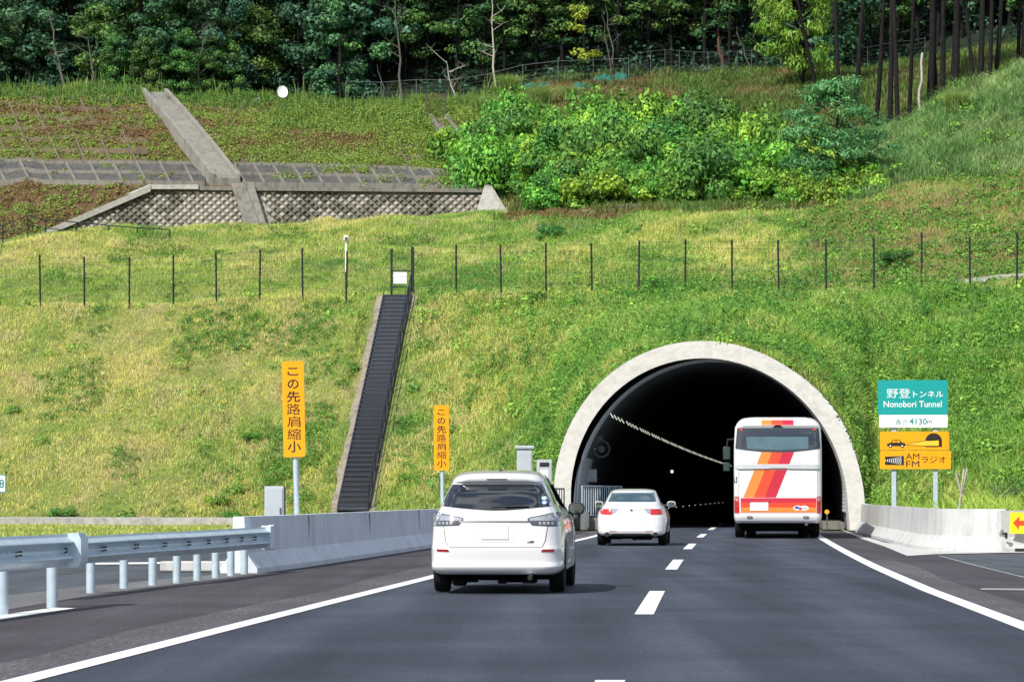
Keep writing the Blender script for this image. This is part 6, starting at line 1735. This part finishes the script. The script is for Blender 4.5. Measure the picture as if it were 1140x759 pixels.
bare(448, 100, 440, 0, 208.5, .10, 'straight grey stem with drooping dead branches left of the railed fence', BARK_PALE, 7, 4)
bare(378, 106, 378, 40, 209, .13, 'dark straight trunk right of the round dish', BARK, 2, 5)
bare(552, 84, 547, -8, 208.5, .09, 'pale branching bare tree behind the railed fence in the middle', BARK_WHITE, 10, 6)
bare(509, 98, 497, 68, 208, .06, 'short pale dead branch standing at the railed fence', BARK_WHITE, 7, 7)
bare(431, 108, 420, 72, 208.5, .05, 'short pale stick leaning in the dark wood', BARK_PALE, 0, 8)
bare(687, 74, 674, 5, 209.5, .075, 'right, paler one of two thin leaning stems by the yellow green sapling', BARK_PALE, 3, 9)
bare(682, 72, 670, 16, 211, .055, 'left, dimmer one of two thin leaning stems by the yellow green sapling', BARK_PALE, 2, 10)
bare(838, 76, 820, 30, 210, .06, 'thin pale stem leaning left at the dim fence', BARK_PALE, 0, 11)
bare(805, 50, 795, 0, 214, .15, 'reddish brown trunk in the dark middle wood', mat('red_bark', (.10, .045, .03), .9, var=.4), 1, 12)
b = on_hill(1023, 132, 174)
bare(1023, 132, 1027, 59, b.y if b else 180, .085, 'broken white dead trunk among the tall dark trunks', BARK_WHITE, 0, 13, True)
rt = make_tree('sapling', 500, (.13, .25, .03), (.32, .42, .05), 'sapling'); tag(rt, 'bright yellow green sapling in front of the dark middle wood', 'tree'); rt.location = hill_at(651, 206.5)
rt = make_tree('sapling', 505, (.03, .09, .02), (.07, .17, .03), 'sapling'); tag(rt, 'small dark green shrub at the foot of the yellow green sapling', 'shrub'); rt.location = hill_at(648, 205.5) - Vector((0, 0, .5)); rt.scale = (.5, .5, .45)
rt = make_tree('feather', 510, (.06, .23, .085), (.20, .50, .18), 'feathery_tree'); tag(rt, 'blue green feathery tree at the right end of the dense shrubs', 'tree'); rt.location = hill_at(934, 163.5) - Vector((0, 0, .4)); rt.scale = (1.25, 1.1, 1.38)
rt = make_tree('feather', 511, (.14, .26, .03), (.26, .38, .05), 'overhanging_tree'); tag(rt, 'light green leafy tree hanging over from the top right of the meadow', 'tree'); rt.location = hill_at(893, 199) + Vector((0, 0, 0)); rt.scale = (1.2, 1.0, 2.1)
# dense shrubs above the bench
random.seed(5)
n_s = 0
for k in range(2200):
    px = random.uniform(508, 972); pr = prof_at(px); t = random.random()
    d_ = pr[4][1] + 1.5 + (pr[6][1] - pr[4][1] + 3.5) * t
    if px > 880: d_ = pr[3][1] + 2 + (pr[6][1] - pr[3][1]) * t
    top = float(np.interp(px, [508, 540, 575, 620, 660, 700, 735, 770, 800, 850, 900, 972], [140, 116, 110, 126, 116, 124, 100, 124, 116, 132, 128, 175]))
    p = hill_at(px, d_); ppy = HY - (p.z + 1.9 - H) * F / d_
    if ppy < top or n_s >= 215: continue
    if px < 540 and ppy > 208 - (px - 508) * -1.0: continue
    if px < 605 and ppy > 180: continue
    if px < 560 and px < np.interp(ppy, [125, 212], [498, 552]) + 14: continue
    n_s += 1
    if px > 790 and ppy < 185 and random.random() < .22: yshrub.put(p - Vector((0, 0, .25)), random.uniform(.8, 1.3), 'yellow green leafy shrub in the right part of the dense thicket', 'shrub', 'yellow green shrubs of the thicket')
    else:
        ss = (random.choice([.7, .85, 1.0, 1.15, 1.3, 1.45]) if px < 875 else random.uniform(.5, .8)); shrub.put(p - Vector((0, 0, .25)), (ss, ss, ss * random.choice([.8, 1.0, 1.15, 1.5])), 'deep green leafy shrub of the dense thicket above the bench', 'shrub', 'shrubs of the dense thicket')
# single plants on the slopes
for (px, d_, s_, lab, kk) in ((595, 142.5, .35, 'small dark bush behind the wire fence above the tunnel, left', 2), (608, 161, .5, 'low bush on the crest below the buttress of the block wall', 2), (1000, 141, .5, 'grey green bush behind the wire fence on the right', 2), (262, 128.2, .42, 'leafy bush at the foot of the slope beside the low grey cabinet', 0), (285, 134.5, .38, 'leafy bush on the slope above the low grey cabinet', 1),
        (70, 129.2, .36, 'dark low bush at the gutter near the left edge', 2), (243, 129.5, .34, 'loose green bush left of the low grey cabinet', 3), (1125, 100, .62, 'rust tinged bush at the foot of the right slope', 2), (735, 144, .42, 'green bush behind the wire fence above the tunnel', 1)):
    shrub.put(hill_at(px, d_) - Vector((0, 0, .1)), s_, lab, 'bush', None, k=kk)
# arching grass tussocks on the bank by the forest
def tussock(px, d_, h_, n, c0, c1, label):
    p = hill_at(px, d_); b = np.array(p)[None, :] + np.concatenate([RNG.normal(0, .16 * h_, (n, 2)), np.zeros((n, 1))], 1) - np.array(p)[None, :]
    col = mixc(np.array(c0), np.array(c1), RNG.random(n))
    o = blades('grass_tussock', b, h_ * RNG.uniform(.6, 1.15, n), RNG.uniform(.03, .05, n), np.full(n, .5), jit(col)); o.location = p
    return tag(o, label, 'grass tussock')
for (px, d_, h_, lab) in ((541, 201, 1.7, 'arching grass tussock at the head of the dense shrubs'), (602, 199, 1.8, 'large arching grass tussock on the brown bank'), (566, 205, 1.5, 'arching grass tussock in front of the pale railed fence'), (470, 204, 1.3, 'arching grass tussock left of the rusty cage on the crest'), (634, 200, 1.2, 'smaller arching grass tussock on the brown bank'), (1066, 173, 1.6, 'arching grass tussock on the right spur below the trunks')):
    tussock(px, d_, h_, 700, (.22, .40, .08), (.50, .62, .22), lab)
# dry twiggy bush on the right
rnd = random.Random(8); mb = MB()
for k in range(26):
    a_ = rnd.uniform(-1.2, 1.2); l_ = rnd.uniform(.7, 1.7); e_ = Vector((l_ * math.sin(a_) * .6, rnd.uniform(-.3, .3), l_ * math.cos(a_)))
    limb(mb, (rnd.uniform(-.1, .1), 0, 0), e_, .014, .004, BARK_PALE, rnd); s_ = e_ * .6; limb(mb, s_, s_ + Vector((rnd.uniform(-.4, .4), 0, rnd.uniform(.1, .5))), .008, .003, BARK_PALE, rnd)
o = mb.build('dry_bush'); o.location = hill_at(1118, 112.5); tag(o, 'dry bare twiggy bush on the slope near the right edge', 'bush')
# undergrowth of the woods
n = 26000; px = RNG.uniform(-110, 1240, n); d_ = RNG.uniform(208.5, 236, n)
u = np.clip((px - PXS[0]) / 4, 0, len(PXS) - 2).astype(int); z = np.array([np.interp(dd, VD[i], VZ[i]) for dd, i in zip(d_, u)])
hh = RNG.random(n) ** 2 * np.interp(d_, [208, 214, 236], [.4, 1.8, 4.0])
p = np.stack([(px - CX) * d_ / F, d_, z + hh], -1); cl_ = fbm(p[:, 0], p[:, 1] + p[:, 2], 2.2, 121) > .47; p = p[cl_]
q = RNG.normal(0, 1, p.shape) + np.array((0, -.4, .8))
tag(kites('undergrowth', p, q, RNG.uniform(.2, .45, len(p)), jit(np.repeat(np.array([[.04, .11, .055]]), len(p), 0), .4, 1.6)), 'dark leafy undergrowth on the floor of the woods', 'undergrowth', kind='stuff')
# ------------------------------------------------------------------ light, sky, camera
SUN_EL, SUN_AZ = 42.0, 35.0                    # sun behind the viewer's left shoulder
dv = Vector((math.sin(R(SUN_AZ)) * math.cos(R(SUN_EL)), math.cos(R(SUN_AZ)) * math.cos(R(SUN_EL)), -math.sin(R(SUN_EL))))
sl = bpy.data.lights.new('sun', 'SUN'); sl.energy = 5.2; sl.angle = R(0.5); sl.color = (1.0, 0.955, 0.88)
so = bpy.data.objects.new('sun', sl); COL.objects.link(so); so.rotation_euler = dv.to_track_quat('-Z', 'Y').to_euler(); so.location = (-30, -30, 60)
w = bpy.data.worlds.new('World'); scene.world = w; w.use_nodes = True
nt = w.node_tree; N = nt.nodes; L = nt.links
bg = N['Background']
sky = N.new('ShaderNodeTexSky'); sky.sky_type = 'NISHITA'; sky.sun_disc = False; sky.sun_elevation = R(SUN_EL); sky.sun_rotation = R(180 + SUN_AZ)
sky.air_density = 1.0; sky.dust_density = 1.2; sky.ozone_density = 1.5
tc = N.new('ShaderNodeTexCoord'); mp = N.new('ShaderNodeMapping'); mp.inputs['Scale'].default_value = (1.6, 1.6, 3.4)
no = N.new('ShaderNodeTexNoise'); no.inputs['Scale'].default_value = 3.2; no.inputs['Detail'].default_value = 8; no.inputs['Roughness'].default_value = 0.58
L.new(tc.outputs['Generated'], mp.inputs[0]); L.new(mp.outputs[0], no.inputs['Vector'])
cr_ = N.new('ShaderNodeValToRGB'); cr_.color_ramp.elements[0].position = 0.49; cr_.color_ramp.elements[1].position = 0.60
L.new(no.outputs[0], cr_.inputs[0])
mx = N.new('ShaderNodeMix'); mx.data_type = 'RGBA'
L.new(cr_.outputs[0], mx.inputs['Factor']); L.new(sky.outputs[0], mx.inputs[6]); mx.inputs[7].default_value = (9.0, 9.2, 9.6, 1)
L.new(mx.outputs[2], bg.inputs['Color']); bg.inputs['Strength'].default_value = 0.125
cam = bpy.data.cameras.new('camera'); co = bpy.data.objects.new('camera', cam); COL.objects.link(co)
co.location = (0, 0, H); co.rotation_euler = (R(90), 0, 0)
cam.sensor_fit = 'HORIZONTAL'; cam.sensor_width = 36.0; cam.lens = F / 1140.0 * 36.0; cam.shift_y = (HY - 379.5) / 1140.0
cam.clip_start = 0.1; cam.clip_end = 3000
scene.camera = co
scene.view_settings.view_transform = 'Standard'; scene.view_settings.look = 'None'; scene.view_settings.exposure = 0.0; scene.view_settings.gamma = 1.0
scene.render.engine = 'CYCLES'
cy = scene.cycles
cy.max_bounces = 8; cy.diffuse_bounces = 3; cy.glossy_bounces = 4; cy.transmission_bounces = 4; cy.transparent_max_bounces = 4
cy.use_adaptive_sampling = True; cy.adaptive_threshold = 0.015
cy.use_denoising = True
